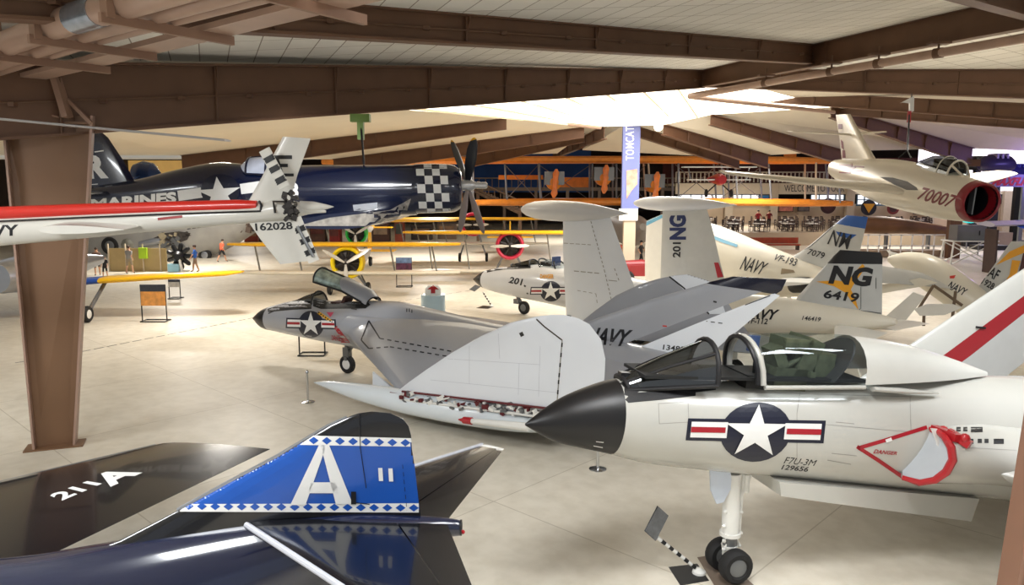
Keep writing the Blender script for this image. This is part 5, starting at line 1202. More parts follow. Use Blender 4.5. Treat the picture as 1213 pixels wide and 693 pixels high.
for i, (a, b) in enumerate(A_):
    b = a + ad * 1.75
    mb = MB(); mb.bar(a - ro - ad * .1, b - ro, .07, .12); mb.bar(a - ro, a - ro + V((0, 0, 1.3)), .16, .1, up=ad); mb.bar(a - ro + V((0, 0, .7)), a - ro + V((0, 0, .7)) + ad * .9, .07, .1); mb.build('hanger', M_beam2, rack)
# sprinkler pipe below the ridge girder with its hangers, and a thin pipe beyond
s0, s1 = dp(817, 114, 34.5), dp(1290, 32, 19.2)
sp = thing('sprinkler_pipe', 'long brown pipe running below the ridge girder, upper right', 'pipe', s0)
MB().tube([V(), s1 - s0], .13, 14).build('pipe', M_pipe, sp)
for t in (.3, .5, .62, .75):
    p = (s1 - s0) * t; mb = MB(); mb.tube([p, p + V((0, 0, .55))], .03, 6); mb.box(p + V((0, 0, .28)), (.6, .3, .06)); mb.tube([p + V((-.08, .1, 0)), p + V((.08, -.1, 0))], .15, 12); mb.build('pipe_hanger', M_beam, sp)
for nm, a, b, r, l in (('ceiling_pipe', dp(520, 130, 42), dp(712, 151.5, 43.5), .1, 'thin white pipe crossing below the bright skylight'), ('ceiling_pipe', dp(818, 115, 36.5), dp(988, 133, 42.5), .1, 'thin brown pipe running from the girder knot towards the hanging 70007 jet')):
    tag(MB().tube([a, b], r, 10).build(nm, M_pipe if r == .1 else M_white), l, 'pipe')
# banner pillar
bz = 45.2; pt, pb = dp(748, 146, bz), dp(746, 247, bz)
bp = thing('banner_pillar', 'tall pale lavender pillar banner reading TOMCAT, rising to the skylight', 'banner', (pt.x, bz, 0))
mb = MB(); mb.box((0, 0, (pt.z + pb.z) / 2), (1.0, .4, pt.z - pb.z)); bpan = mb.build('banner', mat('lavender_banner', (112, 120, 176), .5, var=.04), bp)
mb = MB(); mb.box((0, .05, pb.z / 2 + .4), (.7, .4, pb.z + .8)); mb.build('post', M_tan, bp); mb = MB(); mb.box((-.1, -.1, pb.z - .35), (1.1, .3, .7)); bl0 = mb.build('caption_panel', M_white, bp)
paint('lettering', [(mapped(text_shape('TOMCAT', .008, 0, 1.1), ((751, 190), (751, 150), (741, 150), (741, 190))), M_mwhite), ([[(742, 202), (755, 200), (755, 218), (748, 226), (742, 236)], ], mat('banner_tan', (206, 160, 138), .6, var=.4, scale=3))], [bpan], parent=bp, step=4, off=.02)
# globe lamp
gl_ = thing('globe_lamp', 'round white globe lamp hanging beside the TOMCAT pillar', 'lamp', dp(780, 150, 43.5))
MB().ball((0, 0, 0), .27, 16).build('globe', mat('globe_white', (255, 246, 232), .4, var=0, emit=1.5), gl_); MB().tube([(0, 0, .26), (0, 0, .9)], .02, 6).build('stem', M_white, gl_)

# ================================================================== great flying boat with orange wings
NY = 60.0
def q(px, py, Y=NY): return dp(px, py, Y)
c0 = q(690, 220)
nc = thing('flying_boat', 'huge old flying boat with long orange wings, spread across the far hall', 'aeroplane', (c0.x, NY, 0))
o = V((c0.x, NY, 0))
for (x0, y0, x1, y1, ch, nm) in ((384, 192, 996, 191, 3.2, 'upper_wing'), (560, 240, 1005, 241, 3.2, 'lower_wing')):
    a, b = q(x0, y0), q(x1, y1); mb = MB(); rings = []
    for i in range(9):
        t = i / 8; p = a.lerp(b, t) - o; c = ch * (1 if 0 < i < 8 else .55); zz = .12 * (1 - (2 * t - 1) ** 2)
        rings.append([p + V((0, -c / 2 + c * u, zz + (naca(u, .12) * c + .1) * s_)) for s_, us in ((1, (0, .05, .15, .3, .5, .75, 1)), (-1, (1, .75, .5, .3, .15, .05, 0))) for u in us])
    mb.loft(rings); mb.build(nm, M_orange, nc)
for px in (410, 470, 560, 598, 638, 700, 728, 765, 800, 850, 866, 905, 960, 985):
    a, b = q(px, 193) - o, q(px + (3 if px % 4 else 0), 240) - o
    for yy in (-1.1, 1.1): MB().tube([a + V((0, yy, 0)), b + V((0, yy, 0))], .075, 6).build('strut', M_steel if px % 3 else M_tan, nc)
mb = MB()
for x0, x1 in ((598, 638), (638, 700), (728, 765), (800, 850), (850, 905)):
    mb.tube([q(x0, 195) - o, q(x1, 238) - o], .03, 5); mb.tube([q(x0, 238) - o, q(x1, 195) - o], .03, 5)
mb.build('wire_bracing', M_steel, nc)
for px, py in ((655, 216), (712, 211), (770, 219)):
    c = q(px, py) - o; mb = MB(); mb.lathe([(-.9, .3), (-.5, .6), (.6, .6), (1.6, .25)], c + V((0, -1.2, 0)), (0, 1, 0), 14); mb.box(c + V((0, -1.9, .3)), (1.5, .3, 1.0), None, 1); mb.build('engine', [M_orange, M_steel], nc)
    a, b = q(px + 2, py - 15) - o, q(px - 1, py + 18) - o; L = (b - a); mb = MB(); rings = []
    for t, w in ((0, .08), (.15, .26), (.35, .2), (.5, .14), (.65, .2), (.85, .26), (1, .08)):
        p = a + L * t + V((0, -2.4, 0)); tw = (t - .5) * 1.6; rings.append([p + V((math.cos(tw + al) * w, math.sin(tw + al) * w * .4, 0)) for al in [2 * math.pi * j / 8 for j in range(8)]])
    mb.loft(rings).build('propeller', mat('prop_orange', (226, 120, 40), .3, coat=.4, var=.25, scale=2), nc)
mb = MB(); hull = q(745, 246) - o
mb.loft(fus_rings([(-6, 2.9, 2.4, .3), (-4, 3.3, 1.2, 1.2), (0, 3.4, .9, 1.5), (4, 3.2, 1.2, 1.1), (6.5, 2.9, 2.4, .2)], 20, 3)); M90 = Matrix.Rotation(-math.pi / 2, 3, 'Z'); mb.v = [M90 @ v + V((hull.x, 0, 0)) for v in mb.v]; mb.build('hull', mat('hull_grey', (132, 126, 118), .5), nc)
mb = MB(); a = q(590, 202) - o; mb.box(a + V((1.8, 2.5, -.5)), (3.6, .5, .35)); mb.box(a + V((6.0, 2.5, -.9)), (2.6, .4, .8)); mb.build('tail_plane', M_orange, nc)
mb = MB(); a = q(936, 180) - o; mb.box(a, (.9, .25, 1.3)); mb.box(a + V((0, 0, -.65)), (.1, .1, .6)); mb.build('king_post', M_orange, nc)
mb = MB(); a = q(430, 182) - o; mb.box(a + V((-.15, 0, 0)), (.12, .1, 1.4)); mb.box(a + V((.15, 0, 0)), (.12, .1, 1.4)); mb.build('king_post', M_orange, nc)
# brown stair up to the gallery
mb = MB()
st0, st1 = dp(566, 226, 76), dp(616, 250, 68)
for k in range(14):
    p = st0.lerp(st1, k / 13); mb.box(p, (1.0, 2.2, .12))
for yy in (-1.1, 1.1): mb.bar(st0 + V((0, yy, .9)), st1 + V((0, yy, .9)), .1, .1); mb.bar(st0 + V((0, yy, -.1)), st1 + V((0, yy, -.1)), .1, .4)
for k in range(8):
    p = st0.lerp(st1, k / 7) + V((0, -1.1, .4)); mb.box(p, (.08, .08, 1.0))
for p in (st0, st1): mb.box((p.x, p.y, p.z / 2), (.3, .3, p.z))
tag(mb.build('staircase', mat('stair_brown', (128, 104, 84), .6)), 'brown staircase climbing to the gallery behind the propeller fighter', 'stairs')

# ================================================================== row of biplanes with coloured cowlings
def biplane(px, py, Y, r_px, cowl, label, wx0, wx1, wy, lwy, prop=3, cm=None, span_mat=None):
    c = dp(px, py, Y); r = r_px * Y / FPX; t = thing('biplane', label, 'aeroplane', (c.x, Y, 0), group=None); o = V((c.x, Y, 0))
    mb = MB(); mb.lathe([(.55, r * .98), (.1, r * 1.02), (-.1, r * .97), (-.16, r * .86), (-.08, r * .76), (.15, r * .72)], c - o, (0, 1, 0), 24, cap=False); mb.build('cowling', cowl, t)
    mb = MB(); mb.lathe([(-.28, r * .10), (-.2, r * .25), (0, r * .28), (.1, r * .74), (.3, r * .74)], c - o, (0, 1, 0), 20)
    for i in range(9):
        a = 2 * math.pi * i / 9; mb.tube([c - o + V((math.cos(a) * r * .25, -.05, math.sin(a) * r * .25)), c - o + V((math.cos(a) * r * .7, -.05, math.sin(a) * r * .7))], r * .1, 6)
    mb.build('engine', mat('engine_dark', (44, 38, 36), .45, metal=.4, var=.4, scale=6), t)
    for i in range(prop):
        a = -math.pi / 2 + 2 * math.pi * i / prop if prop == 3 else (0.02 + math.pi * i); d = V((math.cos(a), 0, math.sin(a))); s_ = V((-d.z, 0, d.x)); L = r * (1.55 if prop == 3 else 1.35)
        p0 = c - o + V((0, -.32, 0)); le = [p0 + d * L * k + s_ * w + V((0, w * .5, 0)) for k, w in ((.05, .04), (.4, .10), (.8, .09), (1, .03))]; te = [p0 + d * L * k - s_ * w - V((0, w * .5, 0)) for k, w in ((.05, .04), (.4, .10), (.8, .09), (1, .03))]
        MB().loft(foil_rings(le, te, .14)).build('propeller_blade', mat('prop_pale', (214, 210, 202), .3, metal=.3, var=.05), t)
    mb = MB(); mb.loft(fus_rings([(-.25, c.z + r * .8, c.z - r * .8, r * .8), (-1, c.z + r * .8, c.z - r * .85, r * .75), (-3, c.z + r * .55, c.z - r * .55, r * .55), (-6.2, c.z + r * .25, c.z - r * .05, .1)], 16, 3)); R = Matrix.Rotation(-math.pi / 2, 3, 'Z'); mb.v = [R @ v for v in mb.v]; mb.build('fuselage', mat('silver_dope', (184, 182, 176), .4, metal=.3), t)
    mb = MB(); mb.prism([(-.04, 5.6, c.z), (-.04, 6.7, c.z), (-.04, 6.6, c.z + 1.1), (-.04, 6.1, c.z + 1.15)], (.08, 0, 0)); mb.box((0, 6.1, c.z + .1), (3, 1.0, .06)); mb.build('tail', M_yellow, t)
    for nm, y, ch, m_ in (('upper_wing', wy, 1.5, M_yellow), ('lower_wing', lwy, 1.4, M_yellow)):
        if y is None: continue
        a, b = dp(wx0, y, Y + .4) - o, dp(wx1, y, Y + .4) - o; mb = MB(); rings = []
        for i in range(7):
            tt = i / 6; p = a.lerp(b, tt); cc = ch * (1 if 0 < i < 6 else .5)
            rings.append([p + V((0, -cc / 2 + cc * u, (naca(u, .12) * cc + .02) * s_)) for s_, us in ((1, (0, .05, .15, .3, .5, .75, 1)), (-1, (1, .75, .5, .3, .15, .05, 0))) for u in us])
        mb.loft(rings).build(nm, m_ if nm == 'upper_wing' else M_cream, t)
    if wy and lwy:
        for k in (.12, .3, .7, .88):
            a = dp(wx0 + (wx1 - wx0) * k, wy, Y + .4) - o; b = dp(wx0 + (wx1 - wx0) * k + 6, lwy, Y + .4) - o
            MB().tube([a + V((0, -.4, 0)), b + V((0, -.3, 0))], .045, 6).build('strut', mat('strut_grey', (120, 116, 108), .5), t)
    for sg in (-1, 1):
        w = V((sg * r * 1.15, .3, .33)); mb = MB(); mb.tube([w, V((sg * r * .4, .3, c.z - r * .6))], .06, 8); mb.tube([w, V((sg * r * .4, 1.2, c.z - r * .6))], .04, 8); g_ = mb.build('gear_leg', M_steel, t)
        mb = MB(); wheel(mb, w, (1, 0, 0), .33, .18, 0, 1, 16); mb.build('wheel', [M_rubber, M_steel], g_)
    return t
biplane(411, 311, 38, 20, mat('cowl_yellow', (246, 214, 24), .35), 'yellow-winged biplane with a yellow engine cowling and silver propeller', 272, 545, 289, 322)
biplane(422, 277, 52, 13, mat('cowl_green', (34, 168, 62), .35), 'biplane with a bright green engine cowling, behind the yellow-cowled one', 320, 540, 261, 290)
biplane(604, 291, 44, 17, mat('cowl_red', (196, 48, 72), .35), 'biplane with a dark radial engine ringed in red, nose above the 201 jet', 478, 720, 275, 320, prop=2)
biplane(560, 266, 55, 14, mat('cowl_crimson', (204, 40, 70), .35), 'smaller-looking biplane with a crimson engine ring, farther back', 470, 650, 259, 288, prop=2)
# small red biplane hanging before the cafe railing
c = dp(852, 213, 55); hb = thing('biplane', 'tiny red and white biplane hanging in front of the far balcony railing', 'aeroplane', c)
mb = MB(); mb.loft(fus_rings([(.9, .3, -.3, .28), (0, .45, -.4, .4), (-2, .3, -.2, .25), (-3.6, .12, 0, .06)], 14, 3)); mb.v = [Matrix.Rotation(-math.pi / 2, 3, 'Z') @ v for v in mb.v]; mb.build('fuselage', M_red, hb)
mb = MB(); mb.box((0, .2, .9), (5.2, .9, .08)); mb.build('upper_wing', M_white, hb); mb = MB(); mb.box((0, .2, 0), (4.4, .9, .08)); mb.build('lower_wing', M_white, hb)
for sg in (-1, 1):
    mb = MB(); wheel(mb, (sg * .9, 0, -.95), (1, 0, 0), .3, .14, 0, 0, 14); mb.tube([(sg * .9, 0, -.95), (sg * .2, 0, -.3)], .05, 6); mb.build('wheel', M_rubber, hb)
    mb = MB(); mb.tube([(sg * 2, .2, 0), (sg * 2.2, .2, .9)], .05, 6); mb.build('strut', M_steel, hb)
mb = MB(); mb.tube([(0, .2, .9), (0, .2, 1.9)], .02, 6); mb.build('wire', M_black, hb)

# ================================================================== yellow and blue winged trainer at the left, flying boat hull and engine beyond
ty = 32.0; c = dp(40, 330, ty); tr_ = thing('trainer_aeroplane', 'low-wing trainer with yellow wing and blue patches, standing behind the brown column', 'aeroplane', (c.x, ty, 0)); o = V((c.x, ty, 0))
pts = [(-130, 346, 1.0), (-60, 341, 1.9), (10, 337, 2.2), (60, 335, 2.2), (100, 333, 2.0), (125, 331, 1.9), (200, 327, 1.6), (270, 323.5, 1.2), (287, 322, .4)]
def wing_piece(P, m_, nm):
    mb = MB(); rings = []
    for x, y, cc in P:
        p = dp(x, y, ty) - o; rings.append([p + V((0, -cc * .35 + cc * u, (naca(u, .13) * cc + .02) * s_)) for s_, us in ((1, (0, .04, .12, .3, .5, .75, 1)), (-1, (1, .75, .5, .3, .12, .04, 0))) for u in us])
    return mb.loft(rings).build(nm, m_, tr_)
M_yb = mat('wing_yellow', (242, 186, 16), .35, coat=.2); M_yblue = mat('wing_blue', (28, 78, 168), .35)
wing_piece(pts[:3], M_yblue, 'wing_tip'); wing_piece(pts[2:5], M_yb, 'wing_root'); wing_piece(pts[4:6], M_yblue, 'wing_roundel'); wing_piece(pts[5:], M_yb, 'outer_wing')
mb = MB(); mb.loft(fus_rings([(2.4, 2.5, 1.3, .6), (1.5, 2.6, 1.2, .7), (-1, 2.7, 1.1, .6), (-5.5, 2.1, 1.7, .1)], 20, 3)); mb.v = [Matrix.Rotation(-math.pi / 2, 3, 'Z') @ v for v in mb.v]; mb.build('fuselage', M_alu, tr_)
for px in (104, -30):
    g = gp(px, 382); g = V((g.x, g.y, 0)) - o; mb = MB(); mb.tube([g + V((0, 0, .34)), V((g.x, 0, 1.5))], .08, 8); gl2 = mb.build('gear_leg', M_steel, tr_); mb = MB(); wheel(mb, g + V((0, 0, .34)), (1, 0, .0), .34, .22, 0, 1, 18); mb.build('wheel', [M_rubber, M_white], gl2)
# flying boat hull with open bays
py_ = 59.5
PB = Craft('seaplane_hull', 'grey seaplane hull with round openings, seen under the helicopter boom', 'aeroplane', (dp(190, 300, py_).x, py_, 0), (-1, .08))
p_st = []
for px, a, b in ((60, 268, 300), (75, 258, 308), (110, 250, 314), (160, 245, 314), (210, 240, 311), (250, 238, 302), (285, 238, 285), (320, 240, 262)):
    p, q_ = PB.Y(px, a), PB.Y(px, b); p_st.append((p.x, p.z, q_.z, min((p.z - q_.z) / 2 * .8, 1.6), 2.4))
p_fus = PB.body('hull', mat('hull_silver', (164, 162, 158), .4, metal=.3, var=.18, scale=.8), p_st, n=24, sub=3)
c = PB.Y(153, 289, 1.3); MB().ball(c, .75, 16, sc=(1, .5, 1)).build('blister_window', mat('blister_glass', (160, 158, 146), .1, metal=.4, var=.3), PB.root)
c = PB.Y(131, 291, 1.5); mb = MB(); wheel(mb, c, (0, 1, 0), .7, .35, 0, 1, 22); mb.build('wheel', [M_rubber, M_steel], PB.root)
PB.paint('open_bays', [([[(182, 282), (196, 276), (212, 274), (226, 276), (222, 284), (205, 290), (190, 294)], [(215, 276), (222, 274), (226, 279), (217, 282)]], mat('bay_dark', (66, 60, 56), .8, var=.4, scale=6)), (dash_px([(222, 271), (250, 267)], 1.6, 4, 2), M_mblack)], [p_fus], 3, off=.03)
mb = MB(); a = PB.Y(196, 285, 1.5); rnd = random.Random(8)
for i in range(30): mb.box(a + V((-rnd.uniform(-.3, 1.4), rnd.uniform(-.1, .3), rnd.uniform(-.5, .5))), (rnd.uniform(.1, .4), rnd.uniform(.1, .3), rnd.uniform(.1, .4)), Matrix.Rotation(rnd.uniform(0, 3), 3, 'Y'), rnd.choice((0, 1)))
mb.build('exposed_engine', [M_steel, mat('engine_tan', (168, 156, 130), .5)], PB.root)
mb = MB(); a, b = PB.Y(165, 290, 1.6), PB.Y(194, 284, 1.6); mb.lathe([(0, .1), (.1, .25), (1.2, .28), (1.8, .2)], a, b - a, 14); mb.build('exhaust_pipe', M_alu, PB.root)
mb = MB(); c = PB.Y(243, 302, 1.0); wheel(mb, c, (0, 1, 0), .5, .3, 0, 1, 20); mb.tube([c, c + V((0, -.3, 1.2))], .1, 8, mi=1); mb.build('main_wheel', [M_rubber, M_alu], PB.root)
mb = MB(); c = PB.Y(285, 262, .6)
for i in range(26): mb.box(c + V((-rnd.uniform(-.8, 1.4), rnd.uniform(-.3, .5), rnd.uniform(-.7, .6))), (rnd.uniform(.15, .5), rnd.uniform(.15, .4), rnd.uniform(.15, .5)), Matrix.Rotation(rnd.uniform(0, 3), 3, 'Y'), rnd.choice((0, 0, 1)))
mb.build('wing_root_machinery', [mat('machinery_brown', (88, 72, 62), .6), M_steel], PB.root)
# loose engine on a stand, low barrier wall
g = gp(213, 322); en = thing('display_engine', 'black and pale blue radial engine on a low stand beside the blue-shirted visitor', 'engine', g)
mb = MB(); rr = .75; ce = V((0, 0, 1.0))
mb.lathe([(-.3, .2), (-.2, .35), (.3, .35), (.5, .2)], ce, (0.2, -1, 0), 16)
for i in range(9):
    a = 2 * math.pi * i / 9; d = V((math.cos(a), .15, math.sin(a))); mb.tube([ce + d * .3, ce + d * rr], .15, 8); mb.ball(ce + d * rr, .13, 8)
mb.build('cylinders', M_black, en); mb = MB(); mb.lathe([(-.5, .08), (-.4, .28), (-.28, .3)], ce + V((-.1, 0, .1)), (.2, -1, 0), 14); mb.box((-.2, -.3, .3), (.7, .4, .5)); mb.build('crankcase', mat('engine_paleblue', (150, 196, 214), .35), en)
mb = MB(); mb.bar((.35, -.4, .05), (.15, -.4, 1.1), .12, .12); mb.bar((-.5, 0, .05), (.5, 0, .05), .8, .1); mb.build('stand', M_white, en)
a, b = gp(128, 322), gp(196, 322); bw = thing('barrier', 'low tan barrier wall with a green bag hanging, before the seaplane hull', 'barrier', a)
mb = MB(); mb.bar(V((0, .3, .75)), b - a + V((0, .3, .75)), .1, 1.5, up=(0, 0, 1)); mb.build('panel', mat('barrier_tan', (176, 152, 104), .7), bw)
for t in (0, .3, .6, .9): p = (b - a) * t; MB().box(p + V((0, .2, .9)), (.07, .07, 1.8)).build('post', M_tan, bw)
mb = MB(); mb.box((b - a) * .62 + V((0, .1, 1.2)), (.5, .2, .7)); mb.build('bag', mat('lime_bag', (168, 206, 40), .6), bw)

# ================================================================== people
def person(g, h, shirt, pants, hair, label, yaw=0.0, stride=.18, bend=0.0, bare=True, arm=.15, parent=None):
    t = thing('person', label, 'person', g, yaw); s_ = h / 1.75
    me = bpy.data.meshes.new('body'); vs = []; es = []; rs = []
    def P(x, y, z, r, par=None):
        vs.append((x * s_, y * s_, z * s_)); rs.append(r * s_)
        if par is not None: es.append((par, len(vs) - 1))
        return len(vs) - 1
    pel = P(0, 0, .95, .15); wa = P(0, -.03 * bend, 1.1, .135, pel); ch = P(0, -.25 * bend, 1.33, .165, wa); nk = P(0, -.38 * bend, 1.5, .06, ch); hd = P(0, -.45 * bend - .02, 1.62, .095, nk); P(0, -.45 * bend - .02, 1.72, .07, hd)
    for sg in (-1, 1):
        hp_ = P(sg * .1, 0, .88, .1, pel); kn = P(sg * .11, sg * stride * .5 - .03, .5, .068, hp_); an = P(sg * .11, sg * stride + .03, .09, .045, kn); P(sg * .12, sg * stride - .13, .03, .04, an)
        sh = P(sg * .2, -.25 * bend, 1.4, .07, ch); el = P(sg * .27, -.25 * bend - sg * arm, 1.13, .045, sh); wr2 = P(sg * .26, -.25 * bend - sg * arm - .14, .9, .032, el); P(sg * .26, -.25 * bend - sg * arm - .19, .82, .036, wr2)
    me.from_pydata(vs, es, []); ob = bpy.data.objects.new('body', me); COL.objects.link(ob)
    sk = ob.modifiers.new('skin', 'SKIN'); ss = ob.modifiers.new('sub', 'SUBSURF'); ss.levels = 1; ss.render_levels = 1
    for i, v in enumerate(me.skin_vertices[0].data): v.radius = (rs[i], rs[i]); v.use_root = (i == 0)
    bpy.context.view_layer.update(); dg = bpy.context.evaluated_depsgraph_get(); m2 = bpy.data.meshes.new_from_object(ob.evaluated_get(dg)); bpy.data.objects.remove(ob)
    skin = mat('skin', (206, 158, 128), .6, var=.05)
    m2.materials.clear()
    for m_ in (skin, shirt, pants, M_black): m2.materials.append(m_)
    for p in m2.polygons:
        c = p.center / s_; x = abs(c.x)
        if c.z < .08: i = 3
        elif c.z < .95: i = 2 if (c.z > (.52 if bare else .1) and x < .2) or x < .2 and c.z > (.52 if bare else .1) else (0 if x > .2 or bare else 2)
        elif c.z < 1.46: i = 1 if (x < .22 or c.z > 1.2) else 0
        else: i = 0
        p.material_index = i; p.use_smooth = True
    bo = bpy.data.objects.new('body', m2); COL.objects.link(bo); bo.parent = t
    mb = MB(); mb.ball((0, (-.45 * bend + .0) * s_, 1.69 * s_), .105 * s_, 12, sc=(.95, 1.05, .95)); mb.build('hair', hair, t)
    mb = MB(); mb.ball((0, (-.45 * bend - .115) * s_, 1.62 * s_), .022 * s_, 8)
    for sg in (-1, 1): mb.ball((sg * .095 * s_, (-.45 * bend - .02) * s_, 1.63 * s_), .025 * s_, 8)
    mb.build('face', skin, t)
    return t
cl = lambda n, c: mat('cloth_' + n, c, .8, var=.08)
hb_ = mat('hair_brown', (58, 40, 30), .7); 
person(gp(232, 322), 1.72, cl('blue', (44, 100, 190)), cl('tan', (150, 122, 100)), hb_, 'person in a blue shirt standing beside the black display engine', yaw=-1.2)
person(gp(263, 310), 1.62, cl('coral', (226, 106, 74)), cl('black', (26, 26, 30)), hb_, 'person in an orange shirt and black shorts striding away', yaw=2.6, stride=.34, bend=.3)
person(gp(116, 326), 1.7, cl('brown', (104, 82, 74)), cl('darkgrey', (70, 64, 62)), hb_, 'person in brown standing just right of the brown column', yaw=.4)
person(gp(125, 329), 1.3, cl('char', (44, 38, 38)), cl('black', (26, 26, 30)), mat('hair_black', (24, 20, 20), .6), 'shorter person in dark clothes before the round wheel', yaw=.2)
person(gp(154, 324), 1.75, cl('grey', (140, 136, 130)), cl('khaki', (150, 134, 110)), hb_, 'person in a grey shirt standing before the round hull window', yaw=3.0)
person(gp(101, 322), 1.2, cl('rose', (180, 70, 66)), cl('pinkgrey', (150, 110, 104)), hb_, 'child in a reddish shirt partly behind the column', yaw=1)
person(gp(759, 314), 1.7, cl('char', (44, 38, 38)), cl('black', (26, 26, 30)), mat('hair_black', (24, 20, 20), .6), 'person in dark clothes standing between the upright folded wings', yaw=1.2, bare=False)
person(V((dp(898, 260, 77).x, 77, 1.2)), 1.85, cl('crimson', (150, 30, 40)), cl('black', (26, 26, 30)), hb_, 'person in a dark red top among the far tables, left of two', yaw=.3, bare=False)
person(V((dp(911, 260, 77).x, 77, 1.2)), 1.85, cl('maroon', (110, 28, 36)), cl('black', (26, 26, 30)), hb_, 'person in a maroon top among the far tables, right of two', yaw=-.3, bare=False)

# ================================================================== signs, posts and stands on the floor
def stanchion(px, py, h, label):
    t = thing('stanchion', label, 'post', gp(px, py))
    MB().lathe([(0, .17), (.015, .17), (.03, .12), (.05, .03)], V(), (0, 0, 1), 24).build('base', M_chrome, t)
    MB().lathe([(.04, .028), (h - .08, .028), (h - .08, .04), (h - .03, .04), (h, .02)], V(), (0, 0, 1), 14).build('pole', M_chrome, t)
stanchion(365, 476.5, .84, 'chrome stanchion post standing before the tip of the white drop tank')
stanchion(708, 556, .95, 'chrome stanchion post under the black nose of the white jet')
def sign_stand(x0, x1, yt, yp, yf, header, body, label):
    a, b = gp(x0, yf), gp(x1, yf); c = (a + b) / 2; Y = c.y; t = thing('sign_stand', label, 'sign', (c.x, Y, 0)); w = (b - a).length
    zt, zp_ = dp(x0, yt, Y).z, dp(x0, yp, Y).z
    mb = MB()
    for sg in (-1, 1): mb.tube([(sg * w / 2, 0, zt), (sg * w / 2, 0, .03), (sg * w / 2, .35, .03)], .025, 6); mb.tube([(sg * w / 2, -.2, .03), (sg * w / 2, .0, .03)], .025, 6)
    mb.tube([(-w / 2, -.2, .03), (w / 2, -.2, .03)], .025, 6); mb.tube([(-w / 2, .35, .03), (w / 2, .35, .03)], .025, 6); mb.build('stand', M_black, t)
    hz = zt - (zt - zp_) * .33
    mb = MB(); mb.box((0, -.02, (hz + zp_) / 2), (w, .03, hz - zp_)); mb.build('picture_panel', body, t)
    mb = MB(); mb.box((0, -.02, (zt + hz) / 2), (w, .03, zt - hz)); mb.build('header_panel', header, t)
    return t
M_hdr = mat('header_dark', (52, 56, 66), .5, var=.3, scale=8)
sign_stand(169, 198, 337, 362, 381, M_hdr, mat('panel_orange', (232, 160, 80), .5, var=.3, scale=5), 'sign stand with an orange picture panel on the left floor')
sign_stand(201, 214, 331, 340, 354, M_hdr, mat('panel_grey', (190, 186, 178), .5, var=.3, scale=6), 'small narrow sign stand with a pale panel, behind the orange one')
sign_stand(470, 488, 305, 325, 340, mat('panel_skyblue', (120, 146, 190), .5, var=.4, scale=6), mat('panel_redblue', (110, 60, 90), .5, var=.7, scale=4), 'sign stand with a blue and red picture beside the yellow-cowled biplane')
sign_stand(355, 385, 380, 392, 421, M_hdr, MATS['panel_grey'], 'black sign stand half hidden under the nose of the grey jet')
def lectern(base, top, panel, Y0, label, mat_poly=None):
    g = gp(*base); t = thing('lectern_sign', label, 'sign', g); Y = g.y; a, b = V((0, 0, .04)), dp(*top, Y) - g
    mb = MB(); n_ = 11
    for i in range(n_): mb.tube([a.lerp(b, i / n_), a.lerp(b, (i + 1) / n_)], .028 * Y0, 8, mi=i % 2)
    mb.build('striped_pole', [M_white, M_black], t)
    pts = [dp(x, y, Y) - g + V((0, dy, 0)) for x, y, dy in panel]; nrm = (pts[1] - pts[0]).cross(pts[2] - pts[0]).normalized()
    mb = MB(); mb.prism(pts, nrm * .03); mb.build('text_panel', mat('lectern_grey', (112, 114, 116), .45, var=.25, scale=14), t)
    mb = MB(); mb.tube([pts[0], pts[1], pts[2], pts[3]], .012 * Y0, 6, closed=True); mb.build('panel_edge', M_black, t)
    mb = MB(); mb.lathe([(0, .10), (.03, .095), (.07, .04), (.08, .02)], V((0, 0, .005)), (0, 0, 1), 18); mb.build('foot', M_white, t)
    mb = MB(); mb.prism([gp(x, y) - g for x, y in mat_poly], (0, 0, .005)); mb.build('base_plate', M_black, t)
    return t
lectern((828, 679), (779, 637), [(764, 629, 0), (776, 640, 0), (793, 615, .12), (781, 604, .12)], 1.0, 'grey lectern sign on a striped pole beside the white jet nose wheel', [(792, 672), (826, 668), (840, 688), (806, 694)])
lectern((582, 363), (572, 346), [(556, 343, 0), (562, 345, 0), (569, 340, .15), (563, 338, .15)], 1.2, 'small lectern sign on a striped pole below the 201 jet nose', [(564, 365), (572, 362), (585, 363), (578, 366)])
mp_ = thing('wheel_plate', 'grey-brown floor plate under the nose wheel of the white jet', 'floor plate', gp(860, 682)); g = gp(860, 682)
mb = MB(); mb.prism([gp(x, y) - g + V((0, 0, .006)) for x, y in ((826, 661), (852, 657), (893, 694), (851, 702))], (0, 0, .006)); mb.build('plate', mat('plate_brown', (128, 112, 98), .6, var=.2), mp_)
# acrylic collection box with a red arrow on its white dome
g = gp(513, 440); g = V((dp(513, 350, 26).x, 26, 0)); ab = thing('collection_box', 'pale blue clear box with a red arrow on its white dome, behind the grey jet', 'box', g)
zt = dp(513, 337, 26).z; zm = dp(513, 349, 26).z
mb = MB(); mb.lathe([(0, .42), (zm, .42)], V(), (0, 0, 1), 24); bx = mb.build('body', mat('acrylic_blue', (190, 214, 226), .12, var=.05), ab)
mb = MB(); mb.lathe([(zm, .28), (zt - .15, .27), (zt - .04, .2), (zt, .05)], V(), (0, 0, 1), 24); dm = mb.build('dome', M_white, ab)
paint('arrow', [([[(506, 343), (513, 338), (520, 343), (515.5, 343), (515.5, 347.5), (510.5, 347.5), (510.5, 343)]], M_red)], [dm], parent=ab, step=2, off=.01)
